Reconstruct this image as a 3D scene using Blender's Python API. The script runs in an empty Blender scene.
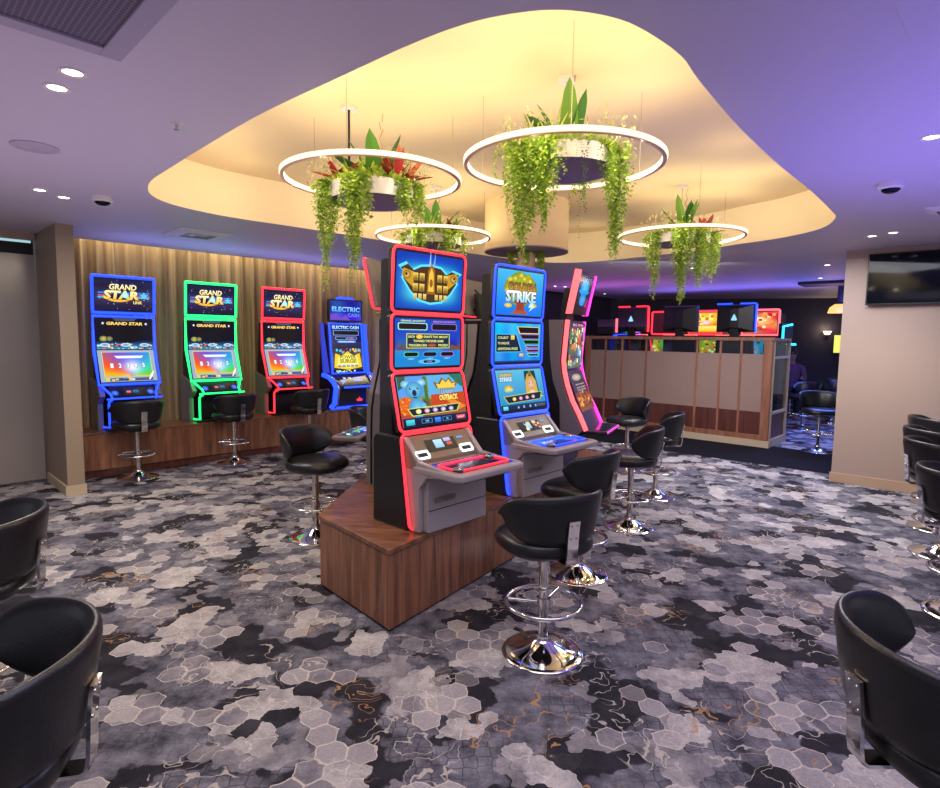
import bpy, math, random
from mathutils import Vector, Matrix, noise
R = math.radians
PI = math.pi
sc = bpy.context.scene
col = sc.collection

# ------------------------------------------------------------------ colour + materials
def lin(c):
    c /= 255.0
    return c / 12.92 if c <= 0.04045 else ((c + 0.055) / 1.055) ** 2.4
def S(r, g, b):
    return (lin(r), lin(g), lin(b))
def new_mat(name):
    m = bpy.data.materials.new(name)
    m.use_nodes = True
    nt = m.node_tree
    return m, nt, nt.nodes['Principled BSDF']
def mat(name, c, rough=0.5, metal=0.0, spec=0.5, coat=0.0, bump=None):
    m, nt, b = new_mat(name)
    b.inputs['Base Color'].default_value = (*c, 1)
    b.inputs['Roughness'].default_value = rough
    b.inputs['Metallic'].default_value = metal
    b.inputs['Specular IOR Level'].default_value = spec
    b.inputs['Coat Weight'].default_value = coat
    n = nt.nodes.new('ShaderNodeTexNoise')
    tc = nt.nodes.new('ShaderNodeTexCoord')
    nt.links.new(tc.outputs['Object'], n.inputs['Vector'])
    n.inputs['Scale'].default_value = bump[0] if bump else 9.0
    n.inputs['Detail'].default_value = 3
    if bump:
        bp = nt.nodes.new('ShaderNodeBump')
        bp.inputs['Strength'].default_value = bump[1]
        bp.inputs['Distance'].default_value = 0.01
        nt.links.new(n.outputs['Fac'], bp.inputs['Height'])
        nt.links.new(bp.outputs['Normal'], b.inputs['Normal'])
    else:
        mr = nt.nodes.new('ShaderNodeMapRange')
        mr.inputs['To Min'].default_value = max(0.0, rough - 0.05)
        mr.inputs['To Max'].default_value = min(1.0, rough + 0.05)
        nt.links.new(n.outputs['Fac'], mr.inputs['Value'])
        nt.links.new(mr.outputs['Result'], b.inputs['Roughness'])
    return m
def emis(name, c, s, base=(0.02, 0.02, 0.02)):
    m, nt, b = new_mat(name)
    b.inputs['Base Color'].default_value = (*base, 1)
    b.inputs['Roughness'].default_value = 0.3
    b.inputs['Emission Color'].default_value = (*c, 1)
    b.inputs['Emission Strength'].default_value = s
    return m
def art_mat(name, s):
    m, nt, b = new_mat(name)
    at = nt.nodes.new('ShaderNodeAttribute')
    at.attribute_name = 'Col'
    b.inputs['Base Color'].default_value = (0.005, 0.005, 0.006, 1)
    b.inputs['Roughness'].default_value = 0.12
    b.inputs['Specular IOR Level'].default_value = 0.25
    nt.links.new(at.outputs['Color'], b.inputs['Emission Color'])
    b.inputs['Emission Strength'].default_value = s
    return m
def leaf_mat(name):
    m, nt, b = new_mat(name)
    at = nt.nodes.new('ShaderNodeAttribute')
    at.attribute_name = 'Col'
    nt.links.new(at.outputs['Color'], b.inputs['Base Color'])
    b.inputs['Roughness'].default_value = 0.5
    tr = nt.nodes.new('ShaderNodeBsdfTranslucent')
    mx = nt.nodes.new('ShaderNodeMixShader'); mx.inputs[0].default_value = 0.4
    nt.links.new(at.outputs['Color'], tr.inputs['Color'])
    nt.links.new(b.outputs[0], mx.inputs[1]); nt.links.new(tr.outputs[0], mx.inputs[2])
    nt.links.new(mx.outputs[0], nt.nodes['Material Output'].inputs['Surface'])
    return m
def wood_mat(name, dark, mid, light, scale, rough=0.35):
    m, nt, b = new_mat(name)
    tc = nt.nodes.new('ShaderNodeTexCoord')
    mp = nt.nodes.new('ShaderNodeMapping')
    mp.inputs['Scale'].default_value = scale
    nz = nt.nodes.new('ShaderNodeTexNoise')
    nz.inputs['Scale'].default_value = 1.0
    nz.inputs['Detail'].default_value = 7
    nz.inputs['Roughness'].default_value = 0.62
    nz.inputs['Distortion'].default_value = 0.6
    rp = nt.nodes.new('ShaderNodeValToRGB')
    e = rp.color_ramp.elements
    e[0].position = 0.3; e[0].color = (*dark, 1)
    e[1].position = 0.72; e[1].color = (*light, 1)
    k = rp.color_ramp.elements.new(0.5); k.color = (*mid, 1)
    nt.links.new(tc.outputs['Object'], mp.inputs['Vector'])
    nt.links.new(mp.outputs['Vector'], nz.inputs['Vector'])
    nt.links.new(nz.outputs['Fac'], rp.inputs['Fac'])
    nt.links.new(rp.outputs['Color'], b.inputs['Base Color'])
    b.inputs['Roughness'].default_value = rough
    return m

class NT:
    """tiny node-graph helper"""
    def __init__(s, nt): s.nt = nt
    def n(s, t, **kw):
        x = s.nt.nodes.new(t)
        for k, v in kw.items(): setattr(x, k, v)
        return x
    def set(s, sock, v):
        if hasattr(v, 'is_linked') or hasattr(v, 'links'): s.nt.links.new(v, sock)
        else: sock.default_value = v
    def math(s, op, a, b=0.0, c=None, clamp=False):
        x = s.n('ShaderNodeMath', operation=op, use_clamp=clamp)
        s.set(x.inputs[0], a); s.set(x.inputs[1], b)
        if c is not None: s.set(x.inputs[2], c)
        return x.outputs[0]
    def noise(s, vec, scale, detail=2, rough=0.5, dist=0.0):
        x = s.n('ShaderNodeTexNoise')
        s.set(x.inputs['Vector'], vec); x.inputs['Scale'].default_value = scale
        x.inputs['Detail'].default_value = detail; x.inputs['Roughness'].default_value = rough
        x.inputs['Distortion'].default_value = dist
        return x
    def vor(s, vec, scale, feature='F1', rnd=1.0):
        x = s.n('ShaderNodeTexVoronoi', feature=feature, voronoi_dimensions='2D')
        s.set(x.inputs['Vector'], vec); x.inputs['Scale'].default_value = scale
        x.inputs['Randomness'].default_value = rnd
        return x
    def step(s, v, lo, hi):
        x = s.n('ShaderNodeMapRange', clamp=True)
        x.inputs['From Min'].default_value = lo; x.inputs['From Max'].default_value = hi
        s.set(x.inputs['Value'], v)
        return x.outputs['Result']
    def mix(s, f, a, b):
        x = s.n('ShaderNodeMix', data_type='RGBA')
        s.set(x.inputs[0], f); s.set(x.inputs[6], a if not isinstance(a, tuple) else (*a, 1)); s.set(x.inputs[7], b if not isinstance(b, tuple) else (*b, 1))
        return x.outputs[2]
    def vmath(s, op, a, b):
        x = s.n('ShaderNodeVectorMath', operation=op)
        s.set(x.inputs[0], a); s.set(x.inputs[1], b)
        return x.outputs[0]

def carpet_mat():
    m, nt, b = new_mat('camouflage_carpet')
    N = NT(nt)
    tc = N.vmath('MULTIPLY', N.n('ShaderNodeTexCoord').outputs['Object'], (1.35, 1.35, 1.35))
    fine = N.step(N.noise(tc, 60, 3, 0.7).outputs['Fac'], 0.3, 0.7)
    mott = N.noise(tc, 5.5, 5, 0.65).outputs['Fac']
    base = N.mix(N.step(mott, 0.34, 0.70), S(60, 60, 72), S(146, 143, 156))
    # small honeycomb lines
    hx = N.vor(tc, 13, 'DISTANCE_TO_EDGE', 0.45).outputs['Distance']
    hmask = N.step(N.noise(tc, 1.3, 1).outputs['Fac'], 0.44, 0.56)
    hl = N.math('MULTIPLY', N.math('SUBTRACT', 1.0, N.step(hx, 0.02, 0.05)), N.math('MULTIPLY', hmask, 0.75))
    base = N.mix(hl, base, S(40, 40, 48))
    # warped position for ragged blobs
    wv = N.noise(tc, 9, 2).outputs['Color']
    warp = N.vmath('ADD', tc, N.vmath('MULTIPLY', N.vmath('SUBTRACT', wv, (0.5, 0.5, 0.5)), (0.16, 0.16, 0.0)))
    # light clusters of hexagon cells (one tone per cell)
    soft = N.vmath('ADD', tc, N.vmath('MULTIPLY', N.vmath('SUBTRACT', wv, (0.5, 0.5, 0.5)), (0.055, 0.055, 0.0)))
    def hexes(scale, nscale, lo, hi, off):
        flat = N.vmath('MULTIPLY', N.vmath('ADD', soft, off), (scale, scale, 0.0))
        r, h = (1.0, 1.7320508, 1.0), (0.5, 0.8660254, 0.0)
        def wrapped(v):
            x = N.n('ShaderNodeVectorMath', operation='WRAP')
            N.set(x.inputs[0], v); x.inputs[1].default_value = (0.5, 0.8660254, 1.0); x.inputs[2].default_value = (-0.5, -0.8660254, -1.0)
            return x.outputs[0]
        def dot(a, c):
            x = N.n('ShaderNodeVectorMath', operation='DOT_PRODUCT'); N.set(x.inputs[0], a); N.set(x.inputs[1], c)
            return x.outputs['Value']
        a = wrapped(flat); b2 = wrapped(N.vmath('SUBTRACT', flat, h))
        pick = N.math('LESS_THAN', dot(a, a), dot(b2, b2))
        mx = N.n('ShaderNodeMix', data_type='VECTOR')
        N.set(mx.inputs[0], pick); N.set(mx.inputs[4], b2); N.set(mx.inputs[5], a)
        g = mx.outputs[1]
        ab = N.n('ShaderNodeVectorMath', operation='ABSOLUTE'); N.set(ab.inputs[0], g)
        sx = N.n('ShaderNodeSeparateXYZ'); N.set(sx.inputs[0], ab.outputs[0])
        d = N.math('SUBTRACT', 0.5, N.math('MAXIMUM', sx.outputs[0], dot(ab.outputs[0], (0.5, 0.8660254, 0.0))))
        idv = N.vmath('SUBTRACT', flat, g)
        n = N.noise(N.vmath('MULTIPLY', idv, (1 / scale,) * 3), nscale, 1).outputs['Fac']
        return N.step(n, lo, hi), d, n
    def cells(scale, nscale, lo, hi, off, rnd):
        p = N.vmath('ADD', warp, off)
        v = N.vor(p, scale, 'F1', rnd)
        d = N.vor(p, scale, 'DISTANCE_TO_EDGE', rnd).outputs['Distance']
        n = N.noise(v.outputs['Position'], nscale * 1.0, 1).outputs['Fac']
        return N.step(n, lo, hi), d
    # dark blotches
    dk = N.noise(N.vmath('ADD', warp, (7.3, 2.1, 0)), 1.9, 2, 0.5).outputs['Fac']
    dk = N.step(dk, 0.53, 0.548)
    base = N.mix(dk, base, N.mix(N.step(mott, 0.3, 0.7), S(20, 19, 25), S(56, 54, 63)))
    c1, d1 = cells(8.5, 2.0, 0.575, 0.585, (0, 0, 0), 0.75)
    pale = N.mix(N.step(mott, 0.35, 0.7), S(160, 155, 158), S(220, 214, 212))
    base = N.mix(N.math('MULTIPLY', c1, 0.92), base, pale)
    rim = N.math('SUBTRACT', 1.0, N.step(d1, 0.015, 0.035))
    base = N.mix(N.math('MULTIPLY', N.math('MULTIPLY', rim, c1), 0.7), base, S(228, 218, 212))
    c2, d2 = cells(12.0, 2.6, 0.625, 0.635, (3.7, 9.2, 0), 0.8)
    base = N.mix(N.math('MULTIPLY', c2, 0.7), base, N.mix(N.step(mott, 0.3, 0.7), S(120, 116, 124), S(186, 180, 184)))
    # single outlined hexagons scattered about
    c3, d3, n3 = hexes(6.2, 2.6, 0.583, 0.588, (13.7, 4.2, 0))
    fillc = N.mix(N.step(N.math('FRACT', N.math('MULTIPLY', n3, 37.0)), 0.45, 0.5), S(112, 110, 122), S(188, 182, 184))
    base = N.mix(N.math('MULTIPLY', c3, 0.85), base, N.mix(N.step(mott, 0.3, 0.75), fillc, S(168, 162, 168)))
    rim3 = N.math('SUBTRACT', 1.0, N.step(d3, 0.025, 0.05))
    base = N.mix(N.math('MULTIPLY', N.math('MULTIPLY', rim3, c3), 0.85), base, S(222, 210, 198))
    # meandering contour lines, pale and orange
    def contour(scale, off, w, warpv=tc):
        n = N.noise(N.vmath('ADD', warpv, off), scale, 2, 0.55, 0.4).outputs['Fac']
        a = N.math('ABSOLUTE', N.math('SUBTRACT', N.math('FRACT', N.math('MULTIPLY', n, 9.0)), 0.5))
        return N.math('SUBTRACT', 1.0, N.step(a, w, w * 2.2))
    lm = N.step(N.noise(N.vmath('ADD', tc, (1.7, 5.5, 0)), 1.7, 1).outputs['Fac'], 0.52, 0.56)
    base = N.mix(N.math('MULTIPLY', N.math('MULTIPLY', contour(2.6, (0, 0, 0), 0.026, warp), lm), 0.8), base, S(205, 196, 186))
    om = N.step(N.noise(N.vmath('ADD', tc, (11.7, 1.5, 0)), 1.6, 1).outputs['Fac'], 0.60, 0.62)
    base = N.mix(N.math('MULTIPLY', N.math('MULTIPLY', contour(3.0, (4.1, 8.2, 0), 0.03, warp), om), 0.75), base, S(196, 150, 96))
    base = N.mix(N.math('MULTIPLY', fine, 0.34), base, S(46, 44, 54))
    nt.links.new(base, b.inputs['Base Color'])
    b.inputs['Roughness'].default_value = 0.9
    b.inputs['Specular IOR Level'].default_value = 0.15
    bp = N.n('ShaderNodeBump'); bp.inputs['Strength'].default_value = 0.35; bp.inputs['Distance'].default_value = 0.01
    nt.links.new(N.noise(tc, 160, 1).outputs['Fac'], bp.inputs['Height'])
    nt.links.new(bp.outputs['Normal'], b.inputs['Normal'])
    return m

def curtain_mat():
    m, nt, b = new_mat('bronze_curtain')
    N = NT(nt)
    tc = N.n('ShaderNodeTexCoord').outputs['Object']
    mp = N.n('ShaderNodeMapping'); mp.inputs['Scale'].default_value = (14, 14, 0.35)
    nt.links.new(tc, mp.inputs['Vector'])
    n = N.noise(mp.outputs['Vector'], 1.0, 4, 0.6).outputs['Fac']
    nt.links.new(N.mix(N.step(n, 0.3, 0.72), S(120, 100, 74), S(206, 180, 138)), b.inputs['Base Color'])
    b.inputs['Roughness'].default_value = 0.55
    b.inputs['Sheen Weight'].default_value = 0.2
    return m
def fabric_mat(name, c1, c2):
    m, nt, b = new_mat(name)
    N = NT(nt)
    tc = N.n('ShaderNodeTexCoord').outputs['Object']
    n = N.noise(tc, 120, 2).outputs['Fac']
    nt.links.new(N.mix(n, c1, c2), b.inputs['Base Color'])
    b.inputs['Roughness'].default_value = 0.85
    return m
def mesh_grille_mat():
    m, nt, b = new_mat('egg_crate_grille')
    N = NT(nt)
    tc = N.n('ShaderNodeTexCoord').outputs['Object']
    sx = N.n('ShaderNodeSeparateXYZ'); nt.links.new(tc, sx.inputs[0])
    gx = N.math('LESS_THAN', N.math('FRACT', N.math('MULTIPLY', sx.outputs[0], 55.0)), 0.3)
    gy = N.math('LESS_THAN', N.math('FRACT', N.math('MULTIPLY', sx.outputs[1], 55.0)), 0.3)
    g = N.math('MAXIMUM', gx, gy)
    nt.links.new(N.mix(g, S(70, 64, 84), S(112, 104, 128)), b.inputs['Base Color'])
    b.inputs['Roughness'].default_value = 0.6
    return m
def glass_mat(name, tint, alpha):
    m, nt, b = new_mat(name)
    b.inputs['Base Color'].default_value = (*tint, 1)
    b.inputs['Roughness'].default_value = 0.05
    b.inputs['Alpha'].default_value = alpha
    b.inputs['Specular IOR Level'].default_value = 1.0
    n = nt.nodes.new('ShaderNodeTexNoise'); n.inputs['Scale'].default_value = 2
    mr = nt.nodes.new('ShaderNodeMapRange'); mr.inputs['To Min'].default_value = 0.01; mr.inputs['To Max'].default_value = 0.04
    nt.links.new(n.outputs['Fac'], mr.inputs['Value']); nt.links.new(mr.outputs['Result'], b.inputs['Roughness'])
    return m

M = {
    'ceil': mat('painted_ceiling', S(206, 200, 212), 0.55),
    'recess': mat('cream_recess', S(236, 214, 172), 0.7),
    'wall': mat('taupe_wall', S(172, 150, 134), 0.6),
    'wall_dark': mat('dark_wall', S(44, 42, 58), 0.6),
    'panel_grey': mat('gloss_grey_panel', S(154, 145, 142), 0.2, spec=0.6),
    'pier': mat('pier_paint', S(156, 138, 118), 0.6),
    'skirt': mat('tan_skirting', S(190, 160, 130), 0.5),
    'cream': mat('cream_skirting', S(196, 178, 150), 0.5),
    'carpet': carpet_mat(),
    'carpet_black': mat('black_walkway_carpet', S(26, 25, 34), 0.95, spec=0.1, bump=(180, 0.4)),
    'curtain': curtain_mat(),
    'leather': mat('black_leather', (0.011, 0.011, 0.013), 0.3, spec=0.5, bump=(140, 0.10)),
    'chrome': mat('chrome', (0.78, 0.77, 0.75), 0.07, metal=1.0),
    'steel': mat('brushed_steel', (0.55, 0.55, 0.56), 0.22, metal=1.0),
    'black': mat('black_plastic', S(24, 24, 28), 0.35),
    'black_matte': mat('matte_black', S(16, 16, 20), 0.6),
    'grey': mat('warm_grey_plastic', S(172, 162, 164), 0.38, metal=0.25),
    'taupe': mat('taupe_plastic', S(136, 122, 100), 0.4, metal=0.2),
    'silver': mat('silver_plastic', S(150, 148, 150), 0.3, metal=0.55),
    'sidegrey': mat('grey_side_trim', S(140, 132, 130), 0.4, metal=0.3),
    'white': mat('white_plastic', S(226, 222, 220), 0.45),
    'wood': wood_mat('walnut_panel', S(84, 52, 40), S(136, 90, 66), S(174, 122, 90), (16, 16, 1.1)),
    'wood_top': wood_mat('walnut_top', S(82, 50, 36), S(126, 84, 60), S(160, 112, 82), (5, 16, 5), 0.28),
    'wood_frame': wood_mat('oak_frame', S(120, 76, 58), S(150, 100, 76), S(172, 122, 96), (20, 20, 1.2)),
    'wood_red': wood_mat('mahogany_panel', S(70, 36, 30), S(92, 50, 42), S(110, 62, 52), (18, 18, 1.0)),
    'fabric': fabric_mat('mauve_fabric', S(134, 108, 98), S(168, 142, 130)),
    'grille': mesh_grille_mat(),
    'glass': glass_mat('smoked_glass', S(26, 30, 40), 0.30),
    'tv': mat('television_glass', S(12, 13, 22), 0.06, spec=0.14),
    'art': art_mat('screen_picture', 1.05),
    'leaf': leaf_mat('planter_leaves'),
    'led_red': emis('red_light_strip', (1.0, 0.024, 0.042), 2.1),
    'led_blue': emis('blue_light_strip', (0.008, 0.04, 1.0), 3.2),
    'led_green': emis('green_light_strip', (0.010, 0.85, 0.13), 3.0),
    'led_pink': emis('pink_light_strip', (1.0, 0.03, 0.5), 2.6),
    'led_coral': emis('coral_light_strip', (1.0, 0.11, 0.12), 2.0),
    'led_cyan': emis('cyan_light_strip', (0.02, 0.7, 0.85), 2.0),
    'led_white': emis('white_light', (0.9, 0.95, 1.0), 1.6),
    'ring': emis('ring_diffuser', (1.0, 0.80, 0.55), 1.5),
    'down': emis('downlight_lens', (1.0, 0.93, 0.82), 9.0),
    'amber': emis('amber_shade', (1.0, 0.42, 0.10), 1.6),
    'sconce': emis('sconce_glow', (1.0, 0.75, 0.5), 4.0),
    'skin': mat('skin', S(150, 108, 96), 0.5),
    'mauve_cloth': fabric_mat('mauve_cloth', S(84, 54, 78), S(108, 72, 100)),
    'hair': mat('dark_hair', S(28, 22, 24), 0.5),
}

# ------------------------------------------------------------------ mesh builder
class MB:
    def __init__(s): s.v = []; s.f = []; s.mi = []; s.c = []
    def add(s, vs, fs, mi=0, c=None):
        o = len(s.v); s.v += [tuple(p) for p in vs]
        for i, f in enumerate(fs):
            s.f.append([o + k for k in f]); s.mi.append(mi)
            s.c.append(c if not callable(c) else c(i))
        return s
    def box(s, x0, y0, z0, x1, y1, z1, mi=0, c=None):
        vs = [(x, y, z) for z in (z0, z1) for y in (y0, y1) for x in (x0, x1)]
        return s.add(vs, [(0, 2, 3, 1), (4, 5, 7, 6), (0, 1, 5, 4), (2, 6, 7, 3), (0, 4, 6, 2), (1, 3, 7, 5)], mi, c)
    def prism(s, prof, x0, x1, mi=0, axis='x'):
        """profile of (y,z) extruded along x, or (x,y) along z when axis='z'"""
        n = len(prof)
        if axis == 'x': vs = [(x0, a, b) for a, b in prof] + [(x1, a, b) for a, b in prof]
        elif axis == 'y': vs = [(a, x0, b) for a, b in prof] + [(a, x1, b) for a, b in prof]
        else: vs = [(a, b, x0) for a, b in prof] + [(a, b, x1) for a, b in prof]
        fs = [tuple(range(n - 1, -1, -1)), tuple(range(n, 2 * n))] + [(i, (i + 1) % n, n + (i + 1) % n, n + i) for i in range(n)]
        return s.add(vs, fs, mi)
    def loops(s, rings, closed=True, cap=True, mi=0, wrap=False, c=None):
        n = len(rings[0]); vs = [p for r in rings for p in r]; fs = []
        m = len(rings)
        for i in range(m - (0 if wrap else 1)):
            a, b = i * n, ((i + 1) % m) * n
            for j in range(n if closed else n - 1):
                k = (j + 1) % n
                fs.append((a + j, a + k, b + k, b + j))
        if cap and not wrap and closed:
            fs.append(tuple(range(n - 1, -1, -1))); fs.append(tuple(range((m - 1) * n, m * n)))
        return s.add(vs, fs, mi, c)
    def lathe(s, prof, n=32, cx=0, cy=0, mi=0, shape=None, cap=True):
        rings = []
        for r, z in prof:
            rr = []
            for k in range(n):
                a = 2 * PI * k / n
                q = r * (shape(a) if shape else 1)
                rr.append((cx + q * math.cos(a), cy + q * math.sin(a), z))
            rings.append(rr)
        return s.loops(rings, True, cap, mi)
    def tube(s, path, r, n=8, closed=False, mi=0, flat=None):
        P = [Vector(p) for p in path]; m = len(P); rings = []
        ref = None
        for i in range(m):
            a = P[i - 1] if (i > 0 or closed) else P[i]
            b = P[(i + 1) % m] if (i < m - 1 or closed) else P[i]
            t = (b - a).normalized()
            if ref is None:
                ref = Vector((0, 0, 1)) if abs(t.z) < 0.9 else Vector((1, 0, 0))
                u = t.cross(ref).normalized()
            else:
                u = (u - t * u.dot(t)).normalized()
            w = t.cross(u)
            rings.append([P[i] + (u * math.cos(2 * PI * k / n) + w * math.sin(2 * PI * k / n)) * r for k in range(n)])
        return s.loops(rings, True, True, mi, wrap=closed)
    def sphere(s, c, rx, ry=None, rz=None, n=14, m=8, mi=0):
        ry = ry or rx; rz = rz or rx
        rings = []
        for i in range(m + 1):
            t = PI * i / m
            q = max(math.sin(t), 0.02)
            rings.append([(c[0] + rx * q * math.cos(2 * PI * k / n), c[1] + ry * q * math.sin(2 * PI * k / n), c[2] - rz * math.cos(t)) for k in range(n)])
        return s.loops(rings, True, True, mi)
    def xf(s, Mx):
        s.v = [tuple(Mx @ Vector(p)) for p in s.v]; return s
    def build(s, name, mats, parent=None, smooth=35, bevel=None, loc=None, rotz=0.0):
        if not isinstance(mats, (list, tuple)): mats = [mats]
        me = bpy.data.meshes.new(name)
        me.from_pydata(s.v, [], s.f)
        for m in mats: me.materials.append(m)
        me.polygons.foreach_set('material_index', s.mi)
        if any(c is not None for c in s.c):
            ca = me.color_attributes.new('Col', 'FLOAT_COLOR', 'CORNER')
            buf = []
            for f, c in zip(s.f, s.c):
                if c is None: c = (0.1, 0.1, 0.1)
                if isinstance(c[0], (tuple, list)):
                    for q in c: buf += [q[0], q[1], q[2], 1.0]
                else:
                    buf += [c[0], c[1], c[2], 1.0] * len(f)
            ca.data.foreach_set('color', buf)
        me.update()
        if smooth:
            me.polygons.foreach_set('use_smooth', [True] * len(s.f))
            me.set_sharp_from_angle(angle=R(smooth))
        o = bpy.data.objects.new(name, me); col.objects.link(o)
        if parent: o.parent = parent
        if loc is not None: o.location = loc
        o.rotation_euler.z = rotz
        if bevel:
            bv = o.modifiers.new('edge_rounding', 'BEVEL'); bv.width = bevel; bv.segments = 2; bv.limit_method = 'ANGLE'; bv.angle_limit = R(40)
        return o

def tag(o, label=None, cat=None, group=None, kind=None):
    if label: o['label'] = label
    if cat: o['category'] = cat
    if group: o['group'] = group
    if kind: o['kind'] = kind
    return o
def empty(name, loc, rotz=0.0, label=None, cat=None, group=None):
    o = bpy.data.objects.new(name, None); o.empty_display_size = 0.2
    col.objects.link(o); o.location = loc; o.rotation_euler.z = rotz
    return tag(o, label, cat, group)
def copy_tree(o, parent=None):
    c = o.copy(); col.objects.link(c)
    if parent: c.parent = parent
    for ch in list(o.children): copy_tree(ch, c)
    return c
def struct(name, mb, m, label=None, **kw):
    o = mb.build(name, m, **kw); o['kind'] = 'structure'
    if label: o['label'] = label
    return o

# ------------------------------------------------------------------ screen pictures (flat coloured shapes on the screen's plane)
_txt = {}
def text_mesh(st, bold=0.0, shear=0.0):
    key = (st, bold, shear)
    if key in _txt: return _txt[key]
    cu = bpy.data.curves.new('lettering_curve', 'FONT')
    cu.body = st; cu.offset = bold; cu.shear = shear; cu.resolution_u = 2
    ob = bpy.data.objects.new('lettering_source', cu); col.objects.link(ob)
    bpy.context.view_layer.update()
    me = bpy.data.meshes.new_from_object(ob.evaluated_get(bpy.context.evaluated_depsgraph_get()))
    vs = [(v.co.x, v.co.y) for v in me.vertices]; fs = [tuple(p.vertices) for p in me.polygons]
    bpy.data.objects.remove(ob); bpy.data.curves.remove(cu); bpy.data.meshes.remove(me)
    x0 = min(v[0] for v in vs); x1 = max(v[0] for v in vs); y0 = min(v[1] for v in vs); y1 = max(v[1] for v in vs)
    r = ([((x - x0) / (x1 - x0), (y - y0) / (y1 - y0)) for x, y in vs], fs)
    _txt[key] = r
    return r
class Art:
    """coordinates run 0..100 across and 0..100 up the panel"""
    def __init__(s, W, H): s.W = W; s.H = H; s.v = []; s.f = []; s.c = []; s.k = 0
    def _add(s, pts, faces, cols):
        o = len(s.v); s.k += 1; d = s.k * 0.00012
        s.v += [(x / 100 * s.W, y / 100 * s.H, d) for x, y in pts]
        for f, c in zip(faces, cols):
            s.f.append([o + q for q in f]); s.c.append(c)
        return s
    def bg(s, fn, nx=18, ny=14):
        pts = [(100 * i / nx, 100 * j / ny) for j in range(ny + 1) for i in range(nx + 1)]
        cl = [S(*[max(0, min(255, q)) for q in fn(x, y)]) for x, y in pts]
        fs = []; cs = []
        for j in range(ny):
            for i in range(nx):
                a = j * (nx + 1) + i
                f = (a, a + 1, a + nx + 2, a + nx + 1)
                fs.append(f); cs.append([cl[q] for q in f])
        return s._add(pts, fs, cs)
    def poly(s, pts, c):
        return s._add(pts, [tuple(range(len(pts)))], [S(*c)])
    def rect(s, x0, y0, x1, y1, c, c2=None):
        a = S(*c); b = S(*(c2 or c))
        return s._add([(x0, y0), (x1, y0), (x1, y1), (x0, y1)], [(0, 1, 2, 3)], [[a, a, b, b]])
    def rrect(s, x0, y0, x1, y1, r, c):
        asp = s.W / s.H; pts = []
        for cx, cy, a0 in ((x1 - r, y1 - r * asp, 0), (x0 + r, y1 - r * asp, 90), (x0 + r, y0 + r * asp, 180), (x1 - r, y0 + r * asp, 270)):
            for k in range(5):
                a = R(a0 + 22.5 * k); pts.append((cx + r * math.cos(a), cy + r * asp * math.sin(a)))
        return s.poly(pts, c)
    def frame(s, x0, y0, x1, y1, t, c):
        ty = t * s.W / s.H
        s.rect(x0, y0, x1, y0 + ty, c); s.rect(x0, y1 - ty, x1, y1, c); s.rect(x0, y0, x0 + t, y1, c); return s.rect(x1 - t, y0, x1, y1, c)
    def ell(s, cx, cy, rx, ry, c, cc=None, n=20, jag=0.0, seed=1):
        rg = random.Random(seed)
        pts = [(cx, cy)] + [(cx + rx * math.cos(2 * PI * k / n) * (1 + jag * rg.uniform(-1, 1)), cy + ry * math.sin(2 * PI * k / n) * (1 + jag * rg.uniform(-1, 1))) for k in range(n)]
        e = S(*c); m_ = S(*(cc or c))
        return s._add(pts, [(0, 1 + k, 1 + (k + 1) % n) for k in range(n)], [[m_, e, e]] * n)
    def text(s, st, x0, y0, x1, y1, c, bold=0.0, shear=0.0, edge=None, ew=0.03, c2=None):
        if edge:
            s.text(st, x0 - 0.8, y0 - 1.2, x1 + 0.8, y1 + 1.2, edge, bold + ew, shear)
        vs, fs = text_mesh(st, bold, shear)
        a = S(*c); b = S(*(c2 or c))
        mixc = lambda t: tuple(a[i] * (1 - t) + b[i] * t for i in range(3))
        return s._add([(x0 + u * (x1 - x0), y0 + v * (y1 - y0)) for u, v in vs], fs, [[mixc(vs[q][1]) for q in f] for f in fs])
    def star(s, cx, cy, r, c, n=5, inner=0.45):
        asp = s.W / s.H; pts = []
        for k in range(2 * n):
            a = PI / 2 + PI * k / n; q = r if k % 2 == 0 else r * inner
            pts.append((cx + q * math.cos(a), cy + q * asp * math.sin(a)))
        return s._add([(cx, cy)] + pts, [(0, 1 + k, 1 + (k + 1) % (2 * n)) for k in range(2 * n)], [S(*c)] * (2 * n))
    def specks(s, n, x0, y0, x1, y1, sz, cols, seed=3):
        rg = random.Random(seed)
        for _ in range(n):
            x = rg.uniform(x0, x1); y = rg.uniform(y0, y1); w = sz * rg.uniform(0.4, 1.2); h = w * s.W / s.H * rg.uniform(0.5, 1.1)
            s.rect(x - w / 2, y - h / 2, x + w / 2, y + h / 2, rg.choice(cols))
        return s
    def build(s, name, parent, org, ux, uy, label=None, lift=0.002):
        ux = Vector(ux).normalized(); uy = Vector(uy).normalized(); nz = ux.cross(uy)
        org = Vector(org)
        mb = MB(); mb.v = [tuple(org + ux * p[0] + uy * p[1] + nz * (p[2] + lift)) for p in s.v]
        mb.f = s.f; mb.c = s.c; mb.mi = [0] * len(s.f)
        o = mb.build(name, M['art'], parent, smooth=None)
        if label: o['label'] = label
        return o
def panel_frame(W, p0, z0, p1, z1, inset=0.0):
    """panel from forward p0,z0 up to p1,z1 ; returns origin, ux, uy, height"""
    a = Vector((-W / 2, -p0, z0)); b = Vector((-W / 2, -p1, z1))
    uy = (b - a).normalized(); h = (b - a).length
    ux = Vector((1, 0, 0))
    return a + ux * inset + uy * inset, ux, uy, h - 2 * inset
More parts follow.
